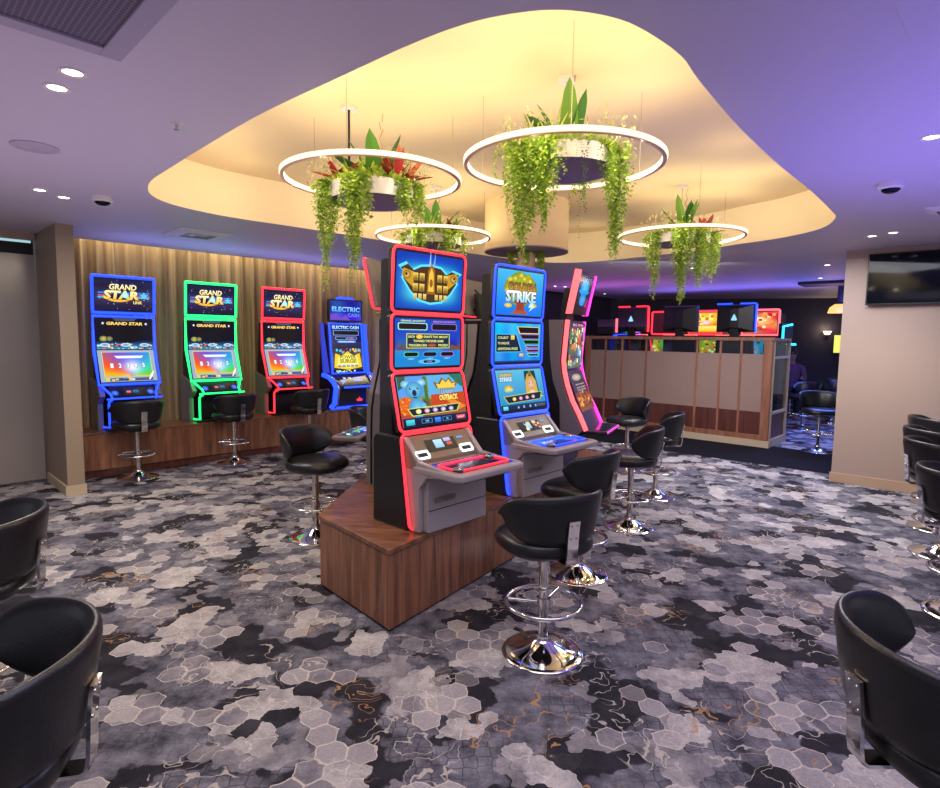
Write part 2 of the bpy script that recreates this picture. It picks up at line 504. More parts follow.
def rounded_loop(W, p0, z0, p1, z1, r=0.03, out=0.0, k=5):
    """closed path of a rounded rectangle on a tilted panel"""
    a, ux, uy, h = panel_frame(W, p0, z0, p1, z1)
    nz = ux.cross(uy); pts = []
    for cx, cy, a0 in ((W - r, h - r, 0), (r, h - r, 90), (r, r, 180), (W - r, r, 270)):
        for i in range(k):
            t = R(a0 + 90 * i / (k - 1))
            pts.append(a + ux * (cx + r * math.cos(t)) + uy * (cy + r * math.sin(t)) + nz * out)
    return pts
def slab(W, p0, z0, p1, z1, t=0.02, inset=0.0, r=0.025):
    """solid rounded plate whose face is the tilted panel"""
    lp = rounded_loop(W, p0, z0, p1, z1, r)
    a, ux, uy, h = panel_frame(W, p0, z0, p1, z1); nz = ux.cross(uy)
    return MB().loops([[p - nz * t for p in lp], lp])

# ------------------------------------------------------------------ the setting
CEIL = 2.70; REC = 3.10
EA = 46.4
e_ = Vector((math.cos(R(EA)), math.sin(R(EA)), 0)); n_ = Vector((e_.y, -e_.x, 0))   # along the curtain wall / out into the room
A0 = Vector((-4.31, 6.38, 0))
def W(t, off, z=0.0):
    """point beside the curtain wall: t along the bench front, off behind (-) or in front (+) of it"""
    return A0 + e_ * t + n_ * off + Vector((0, 0, z))
def poly_slab(name, pts, z, m, label=None, **kw):
    return struct(name, MB().add([(x, y, z) for x, y in pts], [tuple(range(len(pts)))]), m, label, smooth=None, **kw)

poly_slab('floor', [(-9, -3), (11, -3), (14, 18), (-9, 18)], 0.0, M['carpet'], 'grey camouflage patterned carpet with orange and pale lines')
d43 = Vector((math.cos(R(-43)), math.sin(R(-43)), 0)); b43 = Vector((-d43.y, d43.x, 0))    # along the partition front / away behind it
PC = Vector((4.60, 8.86, 0))                                                                # near corner of the partition
wk = [PC + d43 * 2.6 - b43 * 1.25, PC + d43 * 2.6 + b43 * 0.25, PC + d43 * -4.6 + b43 * 0.25, PC + d43 * -4.6 - b43 * 1.5]
poly_slab('floor_walkway', [(p.x, p.y) for p in reversed(wk)], 0.004, M['carpet_black'], 'plain black carpet strip in front of the partition')

# ceiling with the pebble shaped recess
raw = [(-2.45, 4.54), (-2.36, 4.33), (-2.21, 4.11), (-1.93, 3.81), (-1.1, 2.96), (-0.5, 2.43), (-0.22, 2.19), (-0.02, 2.05), (0.14, 1.985), (0.27, 1.965), (0.41, 1.99), (0.55, 2.06), (0.76, 2.25), (0.92, 2.47), (1.31, 2.97), (1.83, 3.58), (2.34, 4.14), (2.87, 4.76), (3.09, 5.06), (3.24, 5.53), (3.14, 6.03), (2.91, 6.43), (2.66, 6.89), (2.15, 7.53), (1.72, 7.98), (1.35, 8.17), (0.95, 8.15), (0.5, 7.85), (-0.35, 7.1), (-1.01, 6.48), (-1.68, 5.82), (-2.18, 5.34), (-2.4, 5.0), (-2.47, 4.76)]
def catmull(P, k=4):
    out = []; n = len(P)
    for i in range(n):
        p0, p1, p2, p3 = (Vector(P[(i + j) % n]) for j in (-1, 0, 1, 2))
        for s in range(k):
            t = s / k
            out.append(0.5 * ((2 * p1) + (p2 - p0) * t + (2 * p0 - 5 * p1 + 4 * p2 - p3) * t * t + (3 * p1 - p0 - 3 * p2 + p3) * t ** 3))
    return out
cove = catmull(raw)
import bmesh
bm = bmesh.new()
pk0 = W(-0.2, -0.27); pk1 = W(16.0, -0.27)
outer = [(-9, -3), (11, -3), (14, 18), (pk1.x, 18.0), (pk0.x, pk0.y), (-9, 6.5)]
ov = [bm.verts.new((x, y, CEIL)) for x, y in outer]; cv = [bm.verts.new((p.x, p.y, CEIL)) for p in cove]
eds = [bm.edges.new((ov[i], ov[(i + 1) % len(ov)])) for i in range(len(ov))] + [bm.edges.new((cv[i], cv[(i + 1) % len(cv)])) for i in range(len(cv))]
bmesh.ops.triangle_fill(bm, edges=eds, use_beauty=True)
me = bpy.data.meshes.new('ceiling'); bm.to_mesh(me); bm.free(); me.materials.append(M['ceil'])
o = bpy.data.objects.new('ceiling', me); col.objects.link(o); tag(o, 'pale ceiling around the glowing recess', kind='structure')
nC = len(cove)
mb = MB().add([(p.x, p.y, CEIL) for p in cove] + [(p.x, p.y, REC) for p in cove], [(i, (i + 1) % nC, nC + (i + 1) % nC, nC + i) for i in range(nC)])
struct('trim_1', mb, mat('cream_cove_wall', S(252, 238, 206), 0.7), 'curved cream side wall of the ceiling recess')
mb = MB().add([(p.x, p.y, REC) for p in cove], [tuple(range(nC))])
struct('ceiling_recess', mb, M['recess'], 'cream raised ceiling inside the recess', smooth=None)
# curtain pocket
mb = MB()
for (o0, z0, o1, z1) in ((-0.27, CEIL, -0.27, 3.0), (-0.27, 3.0, -0.85, 3.0), (-0.85, 3.0, -0.85, 0)):
    a, b, c, d = W(-0.2, o0, z0), W(16, o0, z0), W(16, o1, z1), W(-0.2, o1, z1)
    mb.add([a, b, c, d], [(0, 1, 2, 3)])
struct('wall_curtain_side', mb, M['wall_dark'], 'dark wall behind the curtain', smooth=None)

# wall stub (pier) and glossy left wall
q = [W(-0.28, 0.63), W(-0.13, 0.63), W(-0.13, -0.85), W(-0.28, -0.85)]
mb = MB().prism([(p.x, p.y) for p in q], 0.0, CEIL, axis='z')
struct('wall_pier', mb, M['pier'], 'narrow taupe wall end between the grey panels and the curtain', smooth=None)
q = [W(-0.30, 0.642), W(-0.118, 0.642), W(-0.118, -0.2), W(-0.30, -0.2)]
struct('baseboard_pier', MB().prism([(p.x, p.y) for p in q], 0.0, 0.10, axis='z'), M['cream'], smooth=None)
mb = MB()
for k in range(4):
    a = W(-0.30 - 1.02 * k, -0.27); b = W(-0.30 - 1.02 * (k + 1) + 0.012, -0.27); c = b - n_ * 0.06; d = a - n_ * 0.06
    mb.prism([(p.x, p.y) for p in (b, a, d, c)], 0.02, 2.47, axis='z')
struct('wall_left', mb, M['panel_grey'], 'glossy grey sliding wall panels at the far left', smooth=None)
q = [W(-0.3, -0.20), W(-4.6, -0.20), W(-4.6, -0.36), W(-0.3, -0.36)]
struct('trim_2', MB().prism([(p.x, p.y) for p in q], 2.62, CEIL, axis='z'), M['wall'], smooth=None)
mb = MB().prism([(p.x, p.y) for p in (W(-0.3, -0.30), W(-4.6, -0.30), W(-4.6, -0.34), W(-0.3, -0.34))], 2.47, 2.62, axis='z')
struct('window_1', mb, M['black_matte'], 'narrow dark clerestory window above the grey panels', smooth=None)
mb = MB()
for t0, t1, z0, z1, in ((-0.32, -0.72, 2.595, 2.62), (-0.62, -0.66, 2.48, 2.60), (-0.95, -1.4, 2.59, 2.62)):
    a, b = W(t0, -0.292), W(t1, -0.292)
    mb.add([(a.x, a.y, z0), (b.x, b.y, z0), (b.x, b.y, z1), (a.x, a.y, z1)], [(0, 1, 2, 3)])
o = mb.build('window_sky_gap', emis('pale_window_light', S(170, 215, 225), 0.8), bpy.data.objects['window_1'], smooth=None)

# right wall with the television
RW = Vector((4.32, 6.81, 0)); dr = Vector((math.cos(R(-42)), math.sin(R(-42)), 0)); br = Vector((-dr.y, dr.x, 0))
q = [RW, RW + dr * 4.5, RW + dr * 4.5 + br * 0.5, RW + br * 0.5]
struct('wall_right', MB().prism([(p.x, p.y) for p in q], 0, CEIL, axis='z'), M['wall'], 'taupe wall carrying the television', smooth=None)
q = [RW - br * 0.015 - dr * 0.015, RW + dr * 4.5 - br * 0.015, RW + dr * 4.5, RW - dr * 0.015 + br * 0.01]
struct('baseboard_right', MB().prism([(p.x, p.y) for p in q], 0, 0.11, axis='z'), M['skirt'], 'tan skirting along the taupe wall', smooth=None)
# dark walls beyond
a, b = W(6.4, -0.5), W(13.6, -0.5)
mb = MB().add([a, b, b + Vector((0, 0, CEIL)), a + Vector((0, 0, CEIL))], [(0, 1, 2, 3)])
struct('wall_back_left', mb, M['wall_dark'], smooth=None)
a, b = Vector((3.4, 15.6, 0)), Vector((10.6, 13.4, 0))
struct('wall_back', MB().add([a, b, b + Vector((0, 0, CEIL)), a + Vector((0, 0, CEIL))], [(0, 1, 2, 3)]), M['wall_dark'], 'dark far wall beyond the partition', smooth=None)

# curtain: one long gathered sheet
mb = MB(); rings = []
NT_ = 560
for zi, z in enumerate((0.40, 0.9, 1.4, 1.9, 2.4, 2.98)):
    row = []
    for i in range(NT_ + 1):
        t = -0.12 + 6.5 * i / NT_
        ph = t * 2 * PI / 0.17
        amp = 0.040 + 0.012 * math.sin(t * 5.3 + 1)
        drift = 0.35 * noise.noise(Vector((t * 2.0, z * 0.35, 3.1)))
        row.append(W(t, -0.60 + amp * math.sin(ph + 2.2 * drift + 1.3 * math.sin(t * 2.1)) + 0.012 * math.sin(2 * ph + 1), z))
    rings.append(row)
mb.loops(rings, closed=False, cap=False)
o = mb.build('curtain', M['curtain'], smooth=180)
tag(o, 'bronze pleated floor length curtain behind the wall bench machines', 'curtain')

# long wall bench (plinth)
def bench_parts():
    root = empty('machine_bench', (0, 0, 0), 0, 'long low walnut bench under the curtain carrying four slot machines', 'bench')
    t0, t1 = -0.12, 6.4
    P = lambda t, o, z: W(t, o, z)
    mb = MB(); q = [W(t0, 0), W(t1, 0), W(t1, -0.52), W(t0, -0.52)]
    mb.prism([(p.x, p.y) for p in reversed(q)], 0.09, 0.495, axis='z')
    mb.build('front_panel', M['wood'], root, smooth=None, bevel=0.003)
    mb = MB(); q = [W(t0, -0.03), W(t1, -0.03), W(t1, -0.5), W(t0, -0.5)]
    mb.prism([(p.x, p.y) for p in reversed(q)], 0.0, 0.09, axis='z')
    mb.build('plinth', M['wood_red'], root, smooth=None)
    mb = MB(); q = [W(t0, 0.012), W(t1, 0.012), W(t1, -0.52), W(t0, -0.52)]
    mb.prism([(p.x, p.y) for p in reversed(q)], 0.495, 0.52, axis='z')
    mb.build('bench_top', M['wood_top'], root, smooth=None, bevel=0.004)
bench_parts()

# ------------------------------------------------------------------ island plinth
IT = 0.485
isl = [(-0.43, 3.08), (0.42, 4.30), (1.10, 5.05), (1.36, 5.85), (1.05, 6.55), (0.45, 7.0), (-0.35, 6.75), (-0.86, 5.7), (-0.89, 4.75), (-0.98, 3.69)]
def offs(P, d):
    n = len(P); out = []
    for i in range(n):
        a, b, c = Vector(P[i - 1]), Vector(P[i]), Vector(P[(i + 1) % n])
        n1 = Vector(((b - a).y, -(b - a).x)).normalized(); n2 = Vector(((c - b).y, -(c - b).x)).normalized()
        k = (n1 + n2); k = k / max(0.3, (1 + n1.dot(n2)))
        out.append((b.x + k.x * d, b.y + k.y * d))
    return out
root = empty('island_plinth', (0.1, 4.9, 0), 0, 'angular walnut island plinth in the middle carrying the back to back machines', 'plinth')
sh = lambda P: [(x - 0.1, y - 4.9) for x, y in P]
MB().prism(sh(offs(isl, -0.012)), 0.02, IT - 0.03, axis='z').build('side_panel', M['wood'], root, smooth=None)
MB().prism(sh(offs(isl, -0.03)), 0.0, 0.02, axis='z').build('kick_board', M['wood_red'], root, smooth=None)
MB().prism(sh(isl), IT - 0.03, IT, axis='z').build('plinth_top', M['wood_top'], root, smooth=None, bevel=0.005)

# ------------------------------------------------------------------ slot machines
def A_grand_top(W_, H_, v=0):
    a = Art(W_, H_)
    a.bg(lambda x, y: (22 + 30 * math.exp(-((y - 40) / 30) ** 2), 22 + 26 * math.exp(-((y - 45) / 25) ** 2), 50 + 40 * math.exp(-((y - 45) / 25) ** 2)))
    a.specks(40, 2, 3, 98, 97, 1.3, [(200, 220, 255), (90, 140, 255), (255, 240, 190)], 5 + v)
    for k, (y, c) in enumerate(((58, (40, 130, 220)), (50, (200, 60, 140)), (44, (60, 190, 200)))):
        a.poly([(5, y), (95, y + 3), (95, y - 2), (5, y - 5)], c)
    a.ell(40, 40, 22, 12, (230, 160, 30), (255, 236, 110)); a.ell(42, 44, 20, 9, (24, 24, 60))
    a.text('GRAND', 24, 66, 72, 84, (255, 226, 120), 0.03, 0.12, (80, 50, 20), c2=(255, 250, 220))
    a.text('STAR', 14, 36, 76, 64, (255, 190, 40), 0.05, 0.12, (70, 40, 60), c2=(255, 250, 190))
    a.star(85, 50, 8, (90, 200, 255))
    a.ell(52, 50, 6, 9, (90, 230, 240), (240, 255, 255)); 
    if v == 0: a.text('LINK', 66, 24, 82, 33, (255, 225, 120), 0.03)
    return a
def A_grand_mid(W_, H_, v=0):
    a = Art(W_, H_)
    a.bg(lambda x, y: (16, 16 + 40 * (y < 25), 34 + 60 * (y < 25)))
    a.poly([(28, 100), (72, 100), (66, 91), (34, 91)], (70, 76, 96))
    a.text('GRAND STAR', 18, 78, 82, 88, (255, 214, 110), 0.04, 0.1, (70, 40, 20))
    a.star(12, 83, 3, (240, 240, 255)); a.star(88, 83, 3, (240, 240, 255))
    a.rect(0, 0, 100, 20, (60, 130, 170), (30, 60, 110))
    a.specks(60, 2, 1, 98, 19, 4, [(200, 240, 255), (240, 200, 120), (90, 180, 220), (220, 90, 70), (30, 50, 90)], 11 + v)
    a.ell(12, 34, 7, 9, (90, 110, 60), (210, 190, 90)); a.ell(22, 34, 6, 8, (60, 80, 50), (180, 150, 90))
    for x in (14, 50, 84): a.ell(x, 14, 9, 6, (200, 230, 255), (60, 100, 150))
    a.ell(50, 60, 44, 17, (22, 18, 24)); a.poly([(22, 56), (82, 56), (70, 26), (36, 26)], (22, 18, 24)); a.ell(52, 30, 18, 9, (22, 18, 24))
    return a
def A_grand_low(W_, H_, v=0):
    a = Art(W_, H_)
    a.rect(0, 0, 100, 100, (150, 170, 190))
    def fn(x, y):
        t = math.atan2(y - 20, x - 55)
        base = [(240, 80, 30), (250, 170, 30), (90, 200, 60), (40, 200, 180), (60, 120, 230), (120, 80, 200)]
        k = ((t + PI) / (2 * PI) * 11 + 2.2) % 6
        i = int(k); f = k - i
        c = [base[i][q] * (1 - f) + base[(i + 1) % 6][q] * f for q in range(3)]
        g = math.exp(-(((x - 58) / 16) ** 2 + ((y - 45) / 22) ** 2))
        return tuple(c[q] * (1 - g) + 235 * g for q in range(3))
    b = Art(W_, H_)
    nx, ny = 22, 16
    pts = [(8 + 84 * i / nx, 16 + 78 * j / ny) for j in range(ny + 1) for i in range(nx + 1)]
    cl = [S(*[max(0, min(255, q)) for q in fn(x, y)]) for x, y in pts]
    fs = []; cs = []
    for j in range(ny):
        for i in range(nx):
            q = j * (nx + 1) + i; f = (q, q + 1, q + nx + 2, q + nx + 1); fs.append(f); cs.append([cl[z] for z in f])
    a._add(pts, fs, cs)
    a.frame(7, 15, 93, 95, 1.2, (220, 200, 120))
    a.poly([(28, 82), (80, 82), (76, 74), (32, 74)], (230, 240, 250))
    for k, ch in enumerate('12345'):
        x = 22 + 14 * k
        a.text(ch, x - 2.5, 44, x + 2.5, 58, (245, 245, 255), 0.03, edge=(90, 110, 160))
    a.rect(8, 2, 92, 11, (70, 90, 130)); a.specks(14, 10, 4, 60, 9, 6, [(200, 220, 240), (40, 60, 100), (230, 190, 90)], 2)
    if v < 2:
        a.poly([(84, 4), (88, 20), (96, 34), (93, 20), (87, 5)], (255, 250, 225)) if v == 0 else a.poly([(8, 82), (30, 66), (40, 44), (42, 22), (46, 44), (34, 70), (14, 86)], (255, 236, 170))
    return a
def A_red_top(W_, H_):
    a = Art(W_, H_)
    a.bg(lambda x, y: (16 + 110 * math.exp(-(((x - 50) / 36) ** 4 + ((y - 46) / 30) ** 4)), 56 + 180 * math.exp(-(((x - 50) / 42) ** 4 + ((y - 46) / 36) ** 4)), 160 + 95 * math.exp(-(((x - 50) / 46) ** 2 + ((y - 45) / 42) ** 2))), 30, 22)
    n0 = len(a.v)
    zig = [(8, 66), (16, 58), (12, 52), (22, 36), (34, 24), (50, 20), (66, 23), (78, 34), (88, 50), (84, 56), (93, 64), (80, 68), (72, 62), (64, 70), (50, 72), (36, 70), (26, 64), (18, 72)]
    a.poly([(50 + (x - 50) * 1.08, 46 + (y - 46) * 1.12) for x, y in zig], (90, 220, 255))
    a.poly(zig, (70, 46, 22))
    for sx in (-1, 1):
        X = lambda x: 50 + sx * x
        a.poly([(X(24), 62), (X(38), 66), (X(40), 56), (X(33), 48), (X(24), 40)][::-sx], (196, 148, 40))
        a.ell(X(33), 57, 5, 6, (120, 80, 20), (240, 200, 90)); a.ell(X(34), 58, 1.6, 2, (40, 20, 10))
        for r_ in range(2):
            for c_ in range(2):
                x = 9 + 9 * c_; y = 50 - 15 * r_
                xa, xb = sorted((X(x), X(x + 7)))
                a.rect(xa, y, xb, y + 11, (120, 84, 24), (240, 206, 90)); a.rect(xa + 1.5, y + 2, xb - 1.5, y + 8, (110, 76, 22), (200, 160, 60))
        for c_ in range(3):
            xa, xb = sorted((X(6 + 6.5 * c_), X(10.5 + 6.5 * c_)))
            a.rect(xa, 24, xb, 32, (180, 150, 70), (236, 214, 130))
    a.poly([(44, 32), (56, 32), (55, 66), (50, 76), (45, 66)], (150, 96, 22)); a.poly([(46, 36), (54, 36), (53, 62), (50, 70), (47, 62)], (240, 190, 70)); a.ell(50, 48, 2.4, 6, (150, 90, 20))
    a.poly([(46, 72), (48, 96), (49, 72)], (150, 190, 230)); a.poly([(52, 72), (55, 94), (54.5, 72)], (130, 170, 220))
    cx, cy = a.W / 2, a.H * 0.46
    a.v = a.v[:n0] + [(cx + (x - cx) * 1.06, cy + (y - cy) * 1.28, z) for x, y, z in a.v[n0:]]
    return a
def A_red_mid(W_, H_):
    a = Art(W_, H_)
    a.bg(lambda x, y: (24 + 60 * math.exp(-((y - 42) / 10) ** 2) * (0.5 + 0.5 * math.sin(x * 0.4)), 66 + 60 * (y < 34) + 30 * math.sin(x * 0.13) * math.exp(-((y - 45) / 16) ** 2), 150 + 50 * (y < 34) + 30 * (y > 55)), 26, 18)
    a.poly([(0, 34), (10, 46), (16, 40), (22, 42), (26, 34)], (96, 70, 80)); a.poly([(78, 34), (86, 46), (94, 42), (100, 48), (100, 34)], (104, 76, 70))
    a.text('GRAND JACKPOT', 8, 92, 44, 97, (220, 240, 120), 0.02); a.text('MAJOR JACKPOT', 56, 92, 92, 97, (210, 130, 200), 0.02)
    for x0, x1, c in ((4, 47, (160, 230, 200)), (53, 94, (130, 110, 200))):
        a.rrect(x0, 76, x1, 91, 2, c); a.rrect(x0 + 1.4, 77.6, x1 - 1.4, 89.4, 1.6, (24, 16, 20))
    a.rect(16, 38, 82, 69, (204, 214, 110)); a.rect(17.2, 39.6, 80.8, 67.4, (14, 42, 66))
    a.text('EACH', 19, 60, 28, 65, (240, 240, 130), 0.02); a.ell(35, 62.5, 5, 4.5, (236, 176, 40), (255, 220, 90)); a.text('GRANTS THAT AMOUNT', 41, 60, 79, 65, (240, 240, 130), 0.02)
    a.text('TOWARD THE RIVER GAME', 26, 51, 72, 56, (240, 240, 130), 0.02)
    a.text('TRIGGERS BIG', 19, 42, 46, 47, (240, 240, 130), 0.02); a.ell(54, 44.5, 7, 3.6, (150, 60, 50), (190, 90, 60)); a.text('PRIZES!', 64, 42, 79, 47, (240, 240, 130), 0.02)
    for x, c in ((12, (80, 210, 170)), (40, (90, 150, 230)), (67, (160, 120, 220))):
        a.rrect(x, 20, x + 22, 31, 3, c); a.rrect(x + 1, 21.3, x + 21, 29.7, 2.6, (22, 16, 20))
    for x in (18, 46, 73): a.text('LIMIT', x, 14.5, x + 10, 18, (150, 210, 240), 0.01)
    a.ell(50, 10, 17, 5.5, (90, 190, 230), (60, 150, 210)); a.rrect(41, 7.4, 59, 12.6, 1.6, (22, 20, 44)); a.text('x50', 46, 8.4, 54, 11.6, (180, 150, 240), 0.02)
    return a
def A_red_low(W_, H_):
    a = Art(W_, H_)
    a.bg(lambda x, y: (90 + 90 * (y < 55) * (x < 32) + 60 * (y < 58) * (x > 45), 170 - 80 * (y < 55) - 20 * (x < 40), 220 - 170 * (y < 56) + 10 * math.sin(x * .3)), 24, 18)
    a.poly([(0, 24), (0, 56), (10, 60), (22, 52), (30, 34), (30, 24)], (214, 96, 30)); a.specks(50, 0, 24, 34, 56, 2, [(240, 140, 50), (180, 60, 20), (250, 170, 80)], 4)
    a.poly([(46, 60), (100, 62), (100, 30), (46, 24)], (190, 70, 36)); a.poly([(58, 60), (66, 60), (100, 30), (86, 24)], (226, 130, 60))
    a.poly([(0, 72), (0, 100), (12, 100), (9, 80)], (60, 90, 60)); a.poly([(78, 100), (100, 100), (100, 70), (92, 78)], (50, 110, 90)); a.poly([(37, 48), (37, 98), (42, 98), (42, 48)], (70, 110, 50)); a.poly([(42, 66), (42, 98), (44, 98), (44, 66)], (120, 150, 70))
    # a blue koala sitting among the trees
    body = (64, 140, 190); hi = (120, 200, 232)
    a.ell(24, 36, 12, 20, body, hi); a.ell(33, 34, 5, 12, (90, 170, 214), hi)
    a.ell(11, 84, 7, 8, (80, 160, 205), (180, 226, 240), jag=.08); a.ell(34, 86, 7, 8, (80, 160, 205), (180, 226, 240), jag=.08)
    a.ell(22, 72, 12.5, 17, body, hi); a.ell(22, 66, 3.2, 6.5, (26, 46, 84)); a.ell(17, 75, 1.8, 2.2, (14, 24, 44)); a.ell(28, 75, 1.8, 2.2, (14, 24, 44)); a.ell(17.5, 75.6, .6, .8, (255, 255, 255)); a.ell(28.5, 75.6, .6, .8, (255, 255, 255))
    a.poly([(18, 58), (26, 58), (24, 55.5), (20, 55.5)], (40, 70, 110))
    # crest and title
    a.poly([(56, 72), (52, 86), (60, 82), (66, 94), (72, 86), (78, 94), (82, 82), (92, 86), (86, 72)], (120, 80, 20)); a.poly([(58, 74), (56, 82), (62, 80), (67, 90), (72, 83), (77, 90), (81, 80), (88, 82), (84, 74)], (244, 200, 70)); a.rect(58, 70, 86, 75, (180, 120, 30), (250, 220, 110))
    a.text('LUCKY', 62, 59, 82, 68, (176, 190, 200), 0.03, edge=(50, 44, 60)); a.text('OUTBACK', 58, 46, 88, 58, (250, 214, 60), 0.04, edge=(110, 40, 20), c2=(255, 244, 150))
    a.poly([(8, 36), (90, 38), (84, 22), (14, 20)], (200, 216, 90)); a.poly([(10, 34.5), (88, 36.4), (82.6, 23.4), (15.4, 21.6)], (26, 34, 56))
    a.text('HOLD & SPIN FEATURE', 32, 33.4, 68, 37, (240, 240, 170), 0.01)
    for k, c in enumerate(((236, 220, 110), (200, 110, 170), (150, 110, 210), (170, 120, 220), (120, 110, 200))):
        a.ell(24 + 12.5 * k, 28.5, 4, 4.6, c, (250, 236, 220)); 
    a.rect(0, 0, 100, 17, (16, 26, 56), (24, 40, 76)); a.rect(4, 3, 16, 14, (40, 160, 190), (80, 220, 220))
    for x0, x1 in ((26, 42), (58, 72)): a.rect(x0, 4, x1, 13, (90, 130, 190)); a.rect(x0 + .8, 5, x1 - .8, 12, (20, 30, 64)); a.text('10', x0 + 6, 6.4, x1 - 5, 10.6, (120, 240, 240), 0.02)
    a.rect(46, 3, 55, 13, (30, 90, 220), (70, 150, 250)); a.rect(80, 4, 95, 13, (170, 40, 60), (230, 90, 100)); a.text('HELP', 82, 6.5, 93, 10.5, (255, 220, 220), 0.01)
    return a
def A_gold_top(W_, H_):
    a = Art(W_, H_)
    a.bg(lambda x, y: (20 + 50 * (y / 100), 110 + 70 * (y / 100), 220 + 20 * math.sin(x * .1)), 12, 12)
    a.ell(50, 60, 36, 36, (120, 140, 30), (236, 214, 60), 26, 0.08, 2)
    for k in range(26):
        t = 2.4 * k; r = 30 * math.sqrt((k + 1) / 27)
        a.ell(50 + r * 1.05 * math.cos(t), 64 + r * math.sin(t), 6, 6, (150, 150, 30), ((246, 224, 80) if k % 3 else (160, 190, 50)), 9, .2, k)
    a.poly([(40, 6), (60, 6), (58, 26), (70, 34), (56, 34), (50, 40), (44, 34), (30, 34), (42, 26)], (150, 60, 40)); a.poly([(30, 4), (70, 4), (60, 12), (40, 12)], (176, 76, 48)); a.ell(24, 22, 8, 5, (196, 160, 40), (250, 230, 110)); a.ell(78, 24, 9, 5, (196, 160, 40), (250, 230, 110))
    a.text('GOLDEN', 22, 56, 82, 74, (206, 150, 60), 0.05, 0.0, (50, 28, 24), 0.05, (120, 80, 60))
    a.text('STRIKE', 18, 30, 84, 56, (130, 200, 240), 0.05, 0.0, (24, 34, 70), 0.05, (250, 255, 255))
    a.poly([(72, 30), (80, 30), (75, 22), (82, 22), (70, 10), (74, 20), (68, 20)], (190, 230, 255))
    return a
def A_gold_mid(W_, H_):
    a = Art(W_, H_)
    a.bg(lambda x, y: (28 + 26 * math.sin(x * .11 + y * .05), 126 + 50 * (y / 100) + 16 * math.sin(x * .2), 214 + 20 * (y / 100)), 16, 14)
    a.poly([(2, 26), (58, 26), (46, 72), (2, 72)], (90, 190, 220)); a.poly([(3, 27.4), (55.6, 27.4), (44.6, 70.6), (3, 70.6)], (20, 40, 64))
    a.text('COLLECT', 6, 60, 28, 66, (240, 232, 150), 0.02); a.rect(33, 58, 41, 69, (220, 160, 50), (250, 220, 120))
    a.text('TO UNLOCK', 6, 46, 30, 52, (240, 232, 150), 0.02); a.text('ADDITIONAL PRIZES', 6, 32, 48, 38, (240, 232, 150), 0.02)
    rows = [(74, 92, 46, (250, 210, 70)), (60, 72, 52, (180, 60, 140)), (46, 58, 58, (60, 200, 110)), (36, 43, 64, (190, 150, 220)), (25, 33, 65, (210, 110, 180)), (14, 22, 68, (110, 220, 240))]
    for y0, y1, x, c in rows:
        a.poly([(x, y1), (96, y1), (96, y0), (x + 5, y0)], c); a.poly([(x + 2, y1 - 1.5), (94.8, y1 - 1.5), (94.8, y0 + 1.5), (x + 6.4, y0 + 1.5)], (24, 16, 24))
    a.rect(52, 14, 60, 22, (200, 140, 40), (250, 220, 110)); a.rect(0, 0, 100, 4, (20, 60, 130))
    return a
def A_gold_low(W_, H_):
    a = Art(W_, H_)
    a.bg(lambda x, y: (40 + 50 * (y / 100), 130 + 50 * (y / 100), 186 + 30 * (y / 100)), 12, 12)
    a.text('GOLDEN', 6, 84, 32, 92, (226, 180, 70), 0.05, edge=(50, 30, 24)); a.text('STRIKE', 6, 72, 32, 83, (190, 230, 255), 0.05, edge=(24, 34, 70))
    a.ell(22, 54, 10, 9, (190, 140, 30), (250, 220, 100), 12, .15, 4); a.text('BONUS', 14, 48, 30, 54, (120, 240, 220), 0.02)
    # portrait of a fair haired woman with a pointed headdress
    a.poly([(60, 96), (58, 40), (48, 30), (96, 30), (88, 44), (84, 96)], (20, 60, 80)); a.poly([(58, 34), (60, 70), (66, 88), (76, 88), (84, 70), (86, 34)], (206, 168, 70))
    a.ell(72, 62, 9, 15, (196, 150, 120), (236, 196, 164)); a.poly([(63, 74), (72, 98), (81, 74), (72, 80)], (190, 150, 60)); a.poly([(68, 82), (72, 96), (76, 82)], (110, 90, 40))
    a.ell(68.5, 64, 1.4, 1, (40, 50, 70)); a.ell(75.5, 64, 1.4, 1, (40, 50, 70)); a.ell(72, 53, 2, .9, (160, 60, 60)); a.poly([(66.5, 66.5), (70.5, 67), (70.5, 66)], (110, 80, 40)); a.poly([(73.5, 66), (73.5, 67), (77.5, 66.5)], (110, 80, 40)); a.poly([(71.4, 58), (72.8, 58), (72.2, 63)], (176, 124, 100))
    a.poly([(60, 40), (72, 46), (86, 40), (96, 28), (52, 28)], (210, 196, 150)); a.poly([(66, 44), (72, 32), (78, 44), (72, 47)], (236, 200, 170))
    a.poly([(8, 36), (94, 42), (88, 22), (16, 18)], (190, 200, 90)); a.poly([(10, 34.6), (92, 40.4), (87, 23.2), (17, 19.4)], (24, 40, 56))
    for k in range(4): a.ell(30 + 14 * k, 28 + k * .7, 4, 4.8, (190, 90, 160), (250, 220, 200))
    a.ell(30, 28, 4, 4.8, (220, 170, 60), (255, 240, 180))
    a.rect(0, 0, 100, 15, (16, 30, 60), (26, 60, 96)); a.rect(4, 3, 14, 12, (60, 180, 220), (130, 230, 240))
    for x in (34, 46, 60, 72): a.text('5', x, 4.5, x + 4, 10, (190, 220, 255), 0.02)
    a.rect(78, 4, 96, 11, (60, 70, 90), (90, 100, 120))
    return a
